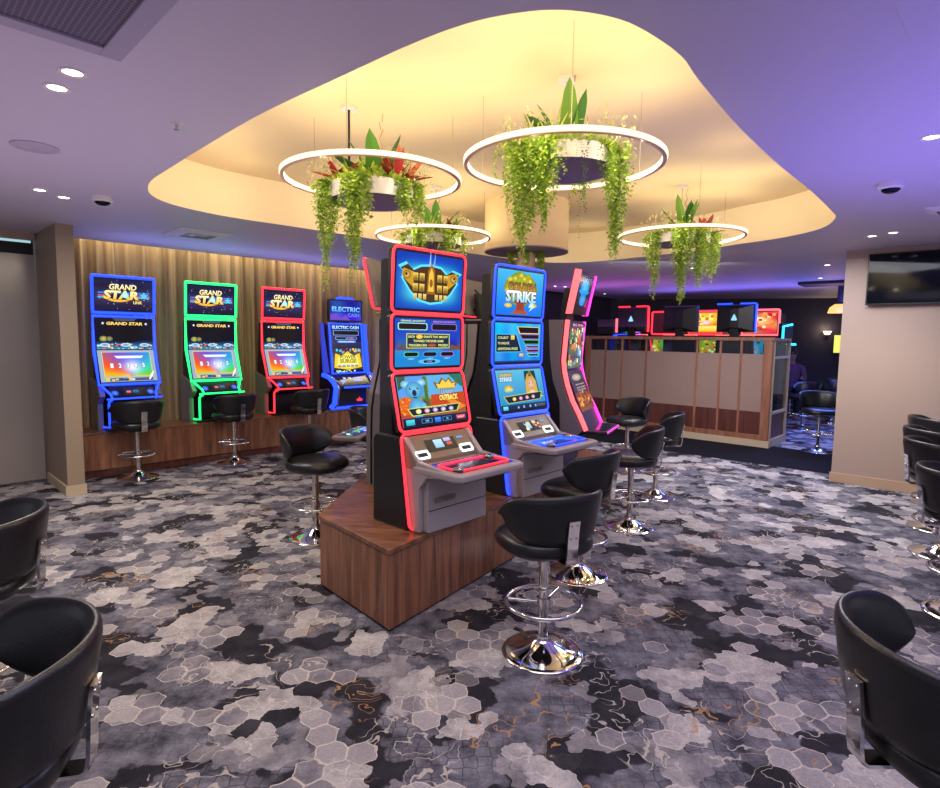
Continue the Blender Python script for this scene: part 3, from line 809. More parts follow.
def A_electric_top(W_, H_):
    a = Art(W_, H_)
    a.bg(lambda x, y: (26 + 40 * (y < 35), 44 + 30 * math.sin(x * .07), 150 + 60 * (y < 40)), 12, 10)
    a.poly([(0, 0), (0, 26), (20, 34), (34, 10), (50, 30), (64, 0)], (110, 70, 190))
    a.text('ELECTRIC', 5, 44, 95, 70, (70, 150, 255), 0.04, edge=(16, 30, 110), c2=(150, 210, 255)); a.text('CASH', 56, 18, 94, 38, (90, 130, 240), 0.04, edge=(16, 30, 110))
    return a
def A_electric_mid(W_, H_):
    a = Art(W_, H_)
    a.bg(lambda x, y: (20 + 30 * (y < 30), 24 + 20 * (y < 30), 70 + 50 * (y / 100)), 10, 10)
    a.text('ELECTRIC CASH', 6, 80, 94, 95, (110, 190, 255), 0.04, edge=(16, 30, 110), c2=(220, 245, 255))
    for x0, y0, x1, y1 in ((8, 52, 92, 74), (14, 32, 50, 46), (52, 32, 84, 46)):
        a.rrect(x0, y0, x1, y1, 2, (150, 190, 255)); a.rrect(x0 + 1.2, y0 + 1.6, x1 - 1.2, y1 - 1.6, 2, (22, 16, 22))
    a.ell(66, 39, 12, 5, (110, 60, 130), (200, 110, 150)); a.rect(20, 18, 80, 28, (60, 110, 240), (110, 170, 255)); a.text('BONUS SPINS', 26, 20, 74, 26, (220, 240, 255), 0.02)
    return a
def A_electric_low(W_, H_):
    a = Art(W_, H_)
    a.bg(lambda x, y: (40 + 60 * math.exp(-((y - 50) / 30) ** 2), 40 + 50 * math.exp(-((y - 50) / 30) ** 2), 70), 10, 10)
    a.poly([(4, 20), (10, 76), (30, 66), (50, 84), (70, 66), (90, 76), (96, 20), (50, 10)], (236, 200, 40)); a.poly([(14, 26), (18, 62), (50, 74), (82, 62), (86, 26), (50, 18)], (250, 240, 120))
    a.text('POWER', 24, 54, 78, 68, (120, 110, 20), 0.03); a.text('SURGE', 24, 38, 78, 52, (190, 160, 20), 0.03, edge=(90, 110, 30))
    for k in range(5): a.rect(16 + 14 * k, 22, 27 + 14 * k, 34, (30, 60, 50), (230, 240, 240))
    a.specks(24, 2, 78, 98, 96, 6, [(240, 200, 60), (80, 200, 240), (220, 90, 60)], 6); a.rect(0, 0, 100, 10, (14, 16, 40)); a.specks(14, 4, 2, 96, 8, 6, [(240, 220, 90), (90, 200, 240), (220, 240, 255)], 7)
    return a
def A_pink_top(W_, H_):
    a = Art(W_, H_)
    a.bg(lambda x, y: (30, 30 + 10 * math.sin(x * .1), 50), 6, 6)
    a.ell(48, 66, 30, 26, (30, 120, 190), (70, 200, 240)); a.poly([(10, 58), (90, 60), (78, 52), (22, 50)], (40, 150, 220)); a.ell(50, 34, 22, 18, (30, 120, 200), (60, 170, 230)); a.poly([(70, 20), (90, 40), (86, 10)], (170, 50, 120)); a.rect(20, 4, 80, 9, (190, 190, 210))
    return a
def A_pink_mid(W_, H_):
    a = Art(W_, H_)
    a.bg(lambda x, y: (70 + 30 * math.sin(x * .2 + y * .1), 84 + 30 * math.sin(y * .2), 80 + 20 * math.cos(x * .15)), 10, 12)
    a.specks(60, 4, 8, 96, 92, 10, [(180, 200, 120), (220, 120, 70), (90, 150, 190), (240, 230, 180), (60, 70, 50)], 12)
    a.rect(56, 50, 74, 76, (190, 60, 60), (240, 120, 90)); a.rect(58, 26, 72, 44, (60, 130, 220), (130, 190, 250)); a.rect(0, 90, 100, 100, (30, 26, 40)); a.text('BIG WIN', 14, 91, 86, 97, (220, 160, 210), 0.02)
    return a
def A_pink_low(W_, H_):
    a = Art(W_, H_)
    a.bg(lambda x, y: (70 + 60 * (y < 45), 52 + 20 * (y < 45), 52), 8, 10)
    a.ell(46, 84, 30, 9, (150, 130, 120), (210, 190, 170)); a.specks(40, 6, 10, 94, 48, 10, [(200, 110, 50), (150, 60, 40), (230, 160, 80), (90, 60, 50)], 9)
    for y in (64, 56, 50): a.text('PLAY NOW', 22, y, 80, y + 4, (210, 190, 190), 0.01)
    return a

def text_obj(st, name, parent, org, ux, uy, w, h, m, bold=0.02):
    vs, fs = text_mesh(st, bold)
    ux = Vector(ux).normalized(); uy = Vector(uy).normalized(); nz = ux.cross(uy); org = Vector(org)
    mb = MB().add([org + ux * (u * w) + uy * (v * h) + nz * 0.002 for u, v in vs], fs)
    return mb.build(name, m, parent, smooth=None)

# --- tall three screen cabinet with rounded neon frames (the two on the near side of the island)
def make_triple(led, arts, loc, rotz, label, group, name_text, glow_deck):
    t = empty('slot_machine', loc, rotz, label, 'slot machine', group); t.scale.x = 0.93
    MB().prism([(-0.06, 0.0), (0.36, 0.0), (0.36, 0.52), (0.33, 0.56), (-0.075, 0.56)][::-1] if False else [(0.03, 0.0), (0.36, 0.0), (0.36, 0.53), (0.33, 0.565), (0.10, 0.565)], -0.325, 0.325).build('cabinet', M['black'], t, smooth=None, bevel=0.012)
    MB().prism([(0.20, 0.5), (0.33, 0.5), (0.31, 1.64), (0.19, 1.64)], -0.30, 0.30).build('back_housing', M['black_matte'], t, smooth=None, bevel=0.01)
    segs = [(-0.085, 0.59, -0.17, 0.945), (-0.17, 0.953, -0.17, 1.303), (-0.17, 1.311, -0.15, 1.70)]
    for (p0, z0, p1, z1), af in zip(segs, arts):
        fr = slab(0.66, p0, z0, p1, z1, 0.045).build('screen_bezel', M['black'], t, smooth=40)
        lp = rounded_loop(0.66, p0, z0, p1, z1, 0.04)
        MB().tube(lp, 0.0092, 8, True).build('light_strip', led, fr, smooth=60)
        og, ux, uy, h = panel_frame(0.66, p0, z0, p1, z1, 0.026)
        af(0.608, h).build('screen', t, og, ux, uy)
    # lower neon loop framing the pedestal
    lp = rounded_loop(0.655, 0.0, 0.012, -0.085, 0.578, 0.04)
    MB().tube(lp, 0.0095, 8, True).build('base_light_strip', led, t, smooth=60)
    # pedestal and console
    MB().prism([(0.03, 0.004), (-0.105, 0.004), (-0.095, 0.33), (0.10, 0.33), (0.10, 0.2)], -0.268, 0.285).build('pedestal', M['grey'], t, smooth=None, bevel=0.006)
    MB().box(-0.266, -0.1035, 0.135, 0.283, -0.09, 0.139).build('panel_seam', M['black'], t, smooth=None)
    for sx in (-1, 1):
        MB().prism([(0.03, 0.004), (-0.06, 0.004), (-0.055, 0.27), (-0.12, 0.345), (-0.36, 0.375), (-0.36, 0.40), (-0.05, 0.43), (0.078, 0.562), (0.10, 0.562)], *sorted((sx * 0.268, sx * 0.306))).build('side_cheek', M['grey'], t, smooth=None, bevel=0.006)
    MB().prism([(0.085, 0.562), (-0.03, 0.43), (-0.03, 0.38), (0.10, 0.38)], -0.308, 0.308).build('console_slope', M['taupe'], t, smooth=None, bevel=0.005)
    # deck with rounded front corners
    pl = [(-0.31, 0.0), (-0.32, -0.35), (-0.285, -0.405), (0.285, -0.405), (0.325, -0.35), (0.315, 0.0)]
    dk = MB().prism(pl, 0.362, 0.405, axis='z').build('button_deck', M['grey'], t, bevel=0.012, smooth=None)
    MB().prism([(-0.24, -0.06), (-0.20, -0.33), (0.22, -0.33), (0.26, -0.06)], 0.335, 0.363, axis='z').build('deck_underside', M['black_matte'], dk, smooth=None)
    a = Art(0.52, 0.27)
    a.bg(lambda x, y: (14, 14, 26 + 60 * (y > 60) * (0.5 + .5 * math.sin(x * .12))), 14, 6); a.rrect(24, 20, 78, 70, 3, (26, 28, 46)); a.poly([(30, 24), (70, 24), (74, 64), (26, 64)], (40, 42, 62)); a.rect(4, 74, 96, 94, (24, 40, 130), (40, 70, 220))
    if glow_deck == 'blue': a.rect(0, 30, 100, 100, (30, 80, 240), (60, 130, 255)); a.poly([(20, 30), (70, 30), (60, 80), (34, 80)], (30, 60, 160))
    a.build('deck_glass', dk, (-0.255, -0.345, 0.406), (1, 0, 0), (0, 1, 0))
    cor = lambda x0, y0, x1, y1, r, z: [(cx + r * math.cos(R(a0 + 30 * i)), cy + r * math.sin(R(a0 + 30 * i)), z) for cx, cy, a0 in ((x1 - r, y1 - r, 0), (x0 + r, y1 - r, 90), (x0 + r, y0 + r, 180), (x1 - r, y0 + r, 270)) for i in range(4)]
    MB().tube(cor(-0.235, -0.325, 0.25, -0.13, 0.04, 0.412), 0.0075, 6, True).build('deck_light_strip', led, dk, smooth=60)
    for x, y in ((-0.205, -0.29), (0.235, -0.16)):
        MB().lathe([(0.0, 0.406), (0.038, 0.406), (0.04, 0.418), (0.028, 0.425), (0.0, 0.426)], 20, x, y).build('play_button', M['steel'], dk)
    # slots with lit white surrounds and the card reader
    sl = Vector((0, 0.115, 0.132)).normalized(); base = Vector((0, -0.03, 0.43))
    nz = Vector((1, 0, 0)).cross(sl)
    for x in (-0.235, 0.175):
        pts = [base + Vector((x + dx, 0, 0)) + sl * (0.028 + dy) + nz * 0.008 for dx, dy in ((-.05, -.018), (.05, -.018), (.055, 0), (.05, .026), (-.05, .026), (-.055, 0))]
        sf = MB().tube(pts, 0.008, 6, True).build('slot_surround', M['led_white'], t, smooth=60)
        MB().add([p - nz * 0.004 for p in pts], [tuple(range(6))]).build('slot_mouth', M['black_matte'], sf, smooth=None)
    a = Art(0.40, 0.085)
    a.rect(10, 0, 78, 100, (40, 36, 34), (64, 58, 52))
    a.rect(28, 22, 48, 92, (140, 190, 220), (190, 226, 240)); a.rect(52, 66, 68, 96, (170, 150, 230), (210, 200, 250)); a.rect(56, 34, 68, 58, (200, 70, 60), (230, 110, 90)); a.rect(84, 74, 99, 92, (120, 150, 200))
    if glow_deck == 'blue': a.specks(16, 20, 10, 74, 90, 9, [(230, 220, 200), (190, 60, 60), (40, 60, 90), (240, 210, 120)], 3)
    a.build('card_reader_panel', t, base + Vector((-0.2, 0, 0)) + sl * 0.045, (1, 0, 0), sl, lift=0.004)
    text_obj(name_text, 'lettering', t, (-0.215, -0.1045, 0.175), (1, 0, 0), (0, 0.03, 1), 0.19, 0.036, M['taupe'], 0.03)
    return t
def at_ang(nrm): return R(nrm + 90)      # machine front (-Y) turned to face direction nrm
rd = Vector((math.cos(R(47)), math.sin(R(47)), 0))
ISG = 'slot machines back to back on the island'
p = Vector((-0.35, 3.37, IT)) + rd * 0.307
make_triple(M['led_red'], (A_red_low, A_red_mid, A_red_top), p, at_ang(-43), 'three screen slot machine with red neon frames nearest the camera on the island', ISG, 'KONAMI', 'red')
p = Vector((0.285, 4.175, IT)) + rd * 0.307
make_triple(M['led_blue'], (A_gold_low, A_gold_mid, A_gold_top), p, at_ang(-43), 'three screen slot machine with blue neon frames reading GOLDEN STRIKE on the island', ISG, 'KONAMI', 'blue')

# --- curved cabinet with two broad neon edges
def make_curved(loc, rotz, label, group, ledL, ledR, trim, with_art, back=0.32, deck_art=True, topper_led=None, w=0.60, cv_=None):
    t = empty('slot_machine', loc, rotz, label, 'slot machine', group)
    # front curve, forward and height
    cv_ = cv_ or [(0.22, 0.36), (0.155, 0.50), (0.09, 0.62), (0.04, 0.76), (0.01, 0.88), (0.0, 0.98), (0.01, 1.12), (0.025, 1.33)]
    prof = [(-p_, z_) for p_, z_ in cv_]
    poly = prof + [(back - 0.10, prof[-1][1]), (back, 1.20), (back, 0.0)] + ([(0.0, 0.0), (-0.02, 0.30), (-0.20, 0.32)] if cv_[0][1] > 0.1 else [])
    MB().prism(poly, -w / 2 + 0.02, w / 2 - 0.02).build('cabinet', M['black'], t, smooth=None)
    for sx, led in ((-1, ledL), (1, ledR)):
        ins = []
        for i, (p_, z_) in enumerate(cv_):
            a = Vector(cv_[max(0, i - 1)]); b = Vector(cv_[min(len(cv_) - 1, i + 1)]); d = (b - a).normalized(); nrm = Vector((d.y, -d.x))
            ins.append([(sx * (w / 2 + ox), -(p_ + nrm.x * on), z_ + nrm.y * on) for ox, on in ((-0.026, 0.018), (0.010, 0.018), (0.010, -0.014), (-0.026, -0.014))])
        st = MB().loops(ins).build('edge_trim' if led is None else 'light_strip', led or trim, t, smooth=50)
        # outer side trim, a curved plate down to the base
        outer = [(-p_ + 0.03, z_) for p_, z_ in cv_]
        plate = outer + [(0.14, outer[-1][1]), (0.12, 1.0), (0.09, 0.80), (0.02, 0.60), (0.0, 0.0)] + ([(-0.03, 0.20)] if cv_[0][1] > 0.1 else [])
        MB().prism(plate, *sorted((sx * (w / 2 - 0.012), sx * (w / 2 + 0.006)))).build('side_trim', trim, t, smooth=None)
    # the picture strip
    if with_art:
        for (i0, i1, fn) in ((4, 7, A_pink_mid), (1, 4, A_pink_low)):
            p0, z0 = cv_[i0]; p1, z1 = cv_[i1]
            og, ux, uy, h = panel_frame(w - 0.10, p0 + 0.012, z0 + 0.015, p1 + 0.012, z1 - 0.015)
            fn(w - 0.10, h).build('screen', t, og, ux, uy, lift=0.004)
        MB().box(-0.25, -0.03, 0.31, 0.25, 0.0, 0.31).build('kick_glow', M['black'], t) if False else None
    # deck
    pl = [(-0.28, -0.15), (-0.30, -0.34), (-0.26, -0.40), (0.26, -0.40), (0.30, -0.34), (0.28, -0.15)]
    dk = MB().prism(pl, 0.325, 0.362, axis='z').build('button_deck', M['sidegrey'] if deck_art else M['black'], t, smooth=None, bevel=0.01)
    a = Art(0.46, 0.16)
    a.bg(lambda x, y: (20, 24, 40), 4, 3)
    if deck_art: a.specks(34, 4, 8, 96, 92, 6, [(120, 230, 140), (90, 160, 240), (230, 240, 250), (230, 70, 80), (60, 90, 150)], 21); a.rect(12, 34, 60, 66, (40, 90, 60) if deck_art else (24, 26, 36), (110, 210, 140) if deck_art else (44, 46, 60))
    a.build('deck_glass', dk, (-0.23, -0.375, 0.363), (1, 0, 0), (0, 1, 0))
    MB().tube([(-0.285, -0.33, 0.35), (-0.25, -0.395, 0.35), (0.25, -0.395, 0.35), (0.285, -0.33, 0.35)], 0.009, 6).build('deck_light_strip', topper_led or ledR or M['led_red'], dk, smooth=60)
    # topper screen leaning forward
    p0, z0, p1, z1 = 0.05, 1.385, 0.125, 1.76
    tp = slab(w - 0.02, p0, z0, p1, z1, 0.05).build('topper_housing', M['sidegrey'] if topper_led else M['black'], t, smooth=40)
    if with_art:
        for sx, led in ((-1, ledL), (1, ledR)):
            MB().prism([(-p0 - 0.012, z0), (-p1 - 0.012, z1), (-p1 + 0.04, z1 + 0.01), (-p0 + 0.04, z0)], *sorted((sx * (w / 2 - 0.028), sx * (w / 2 + 0.006)))).build('topper_light_strip', led, tp, smooth=None)
        og, ux, uy, h = panel_frame(w - 0.12, p0, z0 + 0.02, p1, z1 - 0.02)
        A_pink_top(w - 0.12, h).build('topper_screen', tp, og, ux, uy)
    else:
        MB().tube(rounded_loop(w - 0.01, p0, z0, p1, z1, 0.03, out=-0.008), 0.011, 8, True).build('topper_light_strip', topper_led, tp, smooth=60)
        og, ux, uy, h = panel_frame(w - 0.08, p0, z0 + 0.03, p1, z1 - 0.03)
        A_red_top(w - 0.08, h).build('topper_screen', tp, og, ux, uy)
        for i0, i1, fn in ((4, 7, A_red_mid), (1, 4, A_red_low)):
            q0, y0 = cv_[i0]; q1, y1 = cv_[i1]
            og, ux, uy, h = panel_frame(w - 0.10, q0 + 0.012, y0 + 0.015, q1 + 0.012, y1 - 0.015)
            fn(w - 0.10, h).build('screen', t, og, ux, uy, lift=0.004)
        for dz in (0.06, 0.30): MB().lathe([(0, 0), (0.008, 0), (0.008, 0.006), (0, 0.006)], 10).xf(Matrix.Translation((w / 2 - 0.012, -0.04 - 0.2 * dz, z0 + dz)) @ Matrix.Rotation(R(90), 4, 'Y')).build('screw', M['black'], tp)
        MB().tube([(0.1, -0.02, 1.45), (0.1, 0.06, 1.50), (0.1, 0.06, 1.60), (0.1, 0.0, 1.66)], 0.012, 8).build('rear_handle', M['black'], tp, smooth=60)
        MB().box(-0.26, -0.03, 1.333, 0.26, 0.17, 1.352).build('top_plate', M['taupe'], t, smooth=None, bevel=0.006)
    MB().prism([(0.04, 1.30), (0.10, 1.30), (0.06, 1.62), (0.0, 1.62)], -0.12, 0.12).build('topper_bracket', M['black'], t, smooth=None)
    return t
pn = -25
rp = Vector((-math.sin(R(pn)), math.cos(R(pn)), 0))
p = Vector((0.82, 5.13, IT)) + rp * 0.30
make_curved(p, at_ang(pn), 'curved slot machine with coral and pink glowing edges, rightmost on the island', ISG, M['led_coral'], M['led_pink'], M['sidegrey'], True, deck_art=False)
p = Vector((-0.72, 4.50, IT)) - Vector((-math.sin(R(170)), math.cos(R(170)), 0)) * 0.31
l1 = make_curved(p, at_ang(170), 'slot machine seen from its grey side behind the red framed machine, facing left', ISG, None, None, M['sidegrey'], False, back=0.36, topper_led=M['led_red'], cv_=[(0.075, 0.0), (0.075, 0.40), (0.07, 0.60), (0.05, 0.74), (0.02, 0.88), (0.0, 0.98), (0.0, 1.12), (0.0, 1.30)])
p = Vector((-0.06, 5.98, IT)) - Vector((-math.sin(R(152)), math.cos(R(152)), 0)) * 0.31
l2 = copy_tree(l1); l2.location = p; l2.rotation_euler.z = at_ang(152)
l2['label'] = 'slot machine seen edge on through the gap between the red and blue framed machines'
stk = MB().box(-0.026, -0.002, -0.028, 0.026, 0.0, 0.028).build('sticker', M['white'], l2, smooth=None, loc=(0.292, 0.20, 1.05), rotz=R(90))

# --- wall bench machines: two screens under a topper, zigzag neon down the sides
def make_star(led, loc, rotz, label, group, v):
    t = empty('slot_machine', loc, rotz, label, 'slot machine', group)
    body = [(0.30, 0.0), (-0.06, 0.0), (-0.05, 0.30), (-0.20, 0.33), (-0.22, 0.37), (-0.06, 0.50), (0.08, 0.92), (0.08, 1.31), (0.22, 1.31), (0.30, 0.55)]
    MB().prism(body, -0.225, 0.225).prism([(0.28, 0.5), (-0.05, 0.53), (0.085, 0.92), (0.085, 1.30), (0.22, 1.30), (0.28, 0.6)], -0.30, 0.30).build('cabinet', M['black'], t, smooth=None, bevel=0.006)
    for sx in (-1, 1):
        MB().prism([(0.30, 0.0), (0.02, 0.0), (0.02, 0.30), (-0.10, 0.40), (-0.02, 0.52), (0.30, 0.60)], *sorted((sx * 0.27, sx * 0.33))).build('side_panel', M['silver'], t, smooth=None, bevel=0.005)
        path = [(sx * 0.31, -0.065, 0.53), (sx * 0.235, -0.17, 0.42), (sx * 0.235, -0.225, 0.375), (sx * 0.235, -0.10, 0.335), (sx * 0.235, -0.075, 0.30), (sx * 0.235, -0.075, 0.03), (sx * 0.27, 0.02, 0.03)]
        MB().tube(path, 0.013, 8).build('side_light_strip', led, t, smooth=60)
    MB().tube([(-0.29, -0.225, 0.375), (0.29, -0.225, 0.375)], 0.010, 8).build('deck_light_strip', led, t, smooth=60)
    MB().tube([(-0.28, -0.16, 0.013), (0.28, -0.16, 0.013), (0.28, -0.08, 0.013), (-0.28, -0.08, 0.013)], 0.012, 6, True).build('foot_plate', M['black_matte'], t, smooth=None)
    # screens
    og, ux, uy, h = panel_frame(0.60, 0.055, 0.555, -0.075, 0.92)
    A_grand_low(0.60, h).build('lower_screen', t, og, ux, uy, lift=0.012)
    og, ux, uy, h = panel_frame(0.60, -0.075, 0.935, -0.075, 1.30)
    A_grand_mid(0.60, h).build('middle_screen', t, og, ux, uy, lift=0.012)
    MB().tube([(-0.325, -0.065, 0.53), (0.325, -0.065, 0.53), (0.325, 0.075, 0.92), (0.325, 0.075, 1.32), (-0.325, 0.075, 1.32), (-0.325, 0.075, 0.92)], 0.017, 8, True).build('screen_light_strip', led, t, smooth=60)
    p0, z0, p1, z1 = -0.06, 1.36, -0.03, 1.78
    tp = slab(0.65, p0, z0, p1, z1, 0.05, r=0.008).build('topper_housing', M['black'], t, smooth=40)
    MB().tube(rounded_loop(0.65, p0, z0, p1, z1, 0.008), 0.016, 8, True).build('topper_light_strip', led, tp, smooth=60)
    og, ux, uy, h = panel_frame(0.65, p0, z0, p1, z1, 0.024)
    A_grand_top(0.602, h, v).build('topper_screen', tp, og, ux, uy)
    MB().box(-0.10, 0.08, 1.2, 0.10, 0.14, 1.6).build('topper_bracket', M['black'], t, smooth=None)
    # console: player card slot and round blue speakers
    sl = Vector((0, 0.16, 0.13)).normalized()
    a = Art(0.47, 0.19)
    a.bg(lambda x, y: (14, 14, 20), 2, 2); a.rrect(30, 20, 72, 90, 3, (30, 32, 42)); a.rect(36, 40, 46, 60, (210, 60, 60), (240, 130, 110)); a.rect(50, 36, 64, 64, (30, 60, 100), (60, 120, 170)); a.ell(10, 44, 8, 22, (30, 70, 200), (90, 140, 255)); a.ell(90, 44, 8, 22, (30, 70, 200), (90, 140, 255))
    a.build('console_panel', t, (-0.235, -0.213, 0.382), (1, 0, 0), sl)
    return t
BT = 0.52
WG = 'slot machines standing on the wall bench'
for t_, led, c, v in ((0.535, 'led_blue', 'blue', 0), (1.555, 'led_green', 'green', 1), (2.58, 'led_red', 'red', 2)):
    make_star(M[led], W(t_, -0.17, BT), at_ang(EA - 90), 'slot machine outlined in %s neon, topper reading GRAND STAR, on the wall bench' % c, WG, v)
def make_electric(loc, rotz):
    t = empty('slot_machine', loc, rotz, 'blue slot machine with small topper reading ELECTRIC CASH on the wall bench', 'slot machine', WG)
    MB().prism([(0.28, 0.0), (-0.05, 0.0), (-0.06, 0.30), (-0.24, 0.32), (-0.24, 0.37), (-0.04, 0.52), (0.05, 1.30), (0.22, 1.30), (0.28, 0.6)], -0.33, 0.33).build('cabinet', M['black'], t, smooth=None, bevel=0.008)
    for sx in (-1, 1):
        MB().loops([[(sx * (0.345 + 0.02 * q), y, z), (sx * (0.43 + 0.0 * q), y + 0.02, z), (sx * 0.43, y + 0.06, z), (sx * 0.345, y + 0.07, z)] for q, (y, z) in enumerate(((-0.045, 0.56), (-0.02, 0.80), (0.02, 1.10), (0.04, 1.32)))]).build('side_wing', emis('blue_side_wing', S(36, 60, 210), 0.8), t, smooth=50) if sx == -1 else MB().loops([[(sx * 0.345, y, z), (sx * 0.41, y + 0.02, z), (sx * 0.41, y + 0.06, z), (sx * 0.345, y + 0.07, z)] for y, z in ((-0.045, 0.56), (-0.02, 0.80), (0.02, 1.10), (0.04, 1.32))]).build('side_wing', M['led_blue'], t, smooth=50)
        arm = [(sx * 0.40, 0.05, 0.53), (sx * 0.395, -0.10, 0.50), (sx * 0.375, -0.20, 0.42), (sx * 0.36, -0.235, 0.34), (sx * 0.36, -0.19, 0.10), (sx * 0.36, -0.10, 0.04)]
        MB().tube(arm, 0.036, 10).build('arm_rest', M['led_blue'], t, smooth=60)
        MB().tube([(x - sx * 0.045, y, z - 0.01) for x, y, z in arm], 0.03, 10).build('arm_trim', M['steel'], t, smooth=60)
    MB().tube([(-0.36, -0.12, 0.022), (0.36, -0.12, 0.022)], 0.02, 8).build('base_light_strip', M['led_blue'], t, smooth=60)
    MB().tube([(-0.22, -0.245, 0.345), (0.30, -0.245, 0.345)], 0.015, 8).build('deck_light_strip', M['led_blue'], t, smooth=60)
    og, ux, uy, h = panel_frame(0.56, 0.035, 0.56, -0.01, 0.95); A_electric_low(0.56, h).build('lower_screen', t, og, ux, uy, lift=0.012)
    og, ux, uy, h = panel_frame(0.56, -0.01, 0.955, -0.05, 1.30); A_electric_mid(0.56, h).build('middle_screen', t, og, ux, uy, lift=0.012)
    MB().tube([(-0.295, -0.045, 0.55), (0.295, -0.045, 0.55), (0.295, 0.045, 1.315), (-0.295, 0.045, 1.315)], 0.018, 8, True).build('screen_light_strip', M['led_blue'], t, smooth=60)
    tp = slab(0.62, -0.03, 1.345, -0.02, 1.69, 0.05).build('topper_housing', M['black'], t, smooth=40)
    og, ux, uy, h = panel_frame(0.62, -0.03, 1.345, -0.02, 1.69, 0.025); A_electric_top(0.57, h).build('topper_screen', tp, og, ux, uy)
    MB().prism([(-0.16, 1.69), (0.16, 1.69), (0.13, 1.725), (-0.13, 1.725)], 0.03, 0.07, axis='y').build('topper_crest', M['led_blue'], tp, smooth=None)
    MB().box(-0.10, 0.08, 1.2, 0.10, 0.13, 1.6).build('topper_bracket', M['black'], t, smooth=None)
    a = Art(0.56, 0.20); a.bg(lambda x, y: (12, 12, 18), 2, 2); a.ell(18, 52, 8, 20, (40, 80, 200), (90, 150, 255)); a.ell(28, 84, 5, 10, (200, 210, 220)); a.rect(54, 40, 82, 62, (30, 70, 210), (60, 110, 250)); a.rect(54, 74, 82, 88, (30, 70, 210)); a.rect(40, 76, 50, 92, (190, 190, 200)); a.specks(10, 10, 10, 60, 40, 4, [(160, 170, 180), (60, 80, 120)], 4)
    a.build('console_panel', t, (-0.28, -0.236, 0.373), (1, 0, 0), Vector((0, 0.2, 0.15)))
    MB().add([(0.14, -0.062, 0.10), (0.24, -0.062, 0.10), (0.24, -0.062, 0.135), (0.205, -0.062, 0.135), (0.19, -0.062, 0.17), (0.175, -0.062, 0.135), (0.14, -0.062, 0.135)], [(0, 1, 2, 3, 4, 5, 6)]).build('red_emblem', M['led_red'], t, smooth=None)
make_electric(W(3.62, -0.17, BT), at_ang(EA - 90))

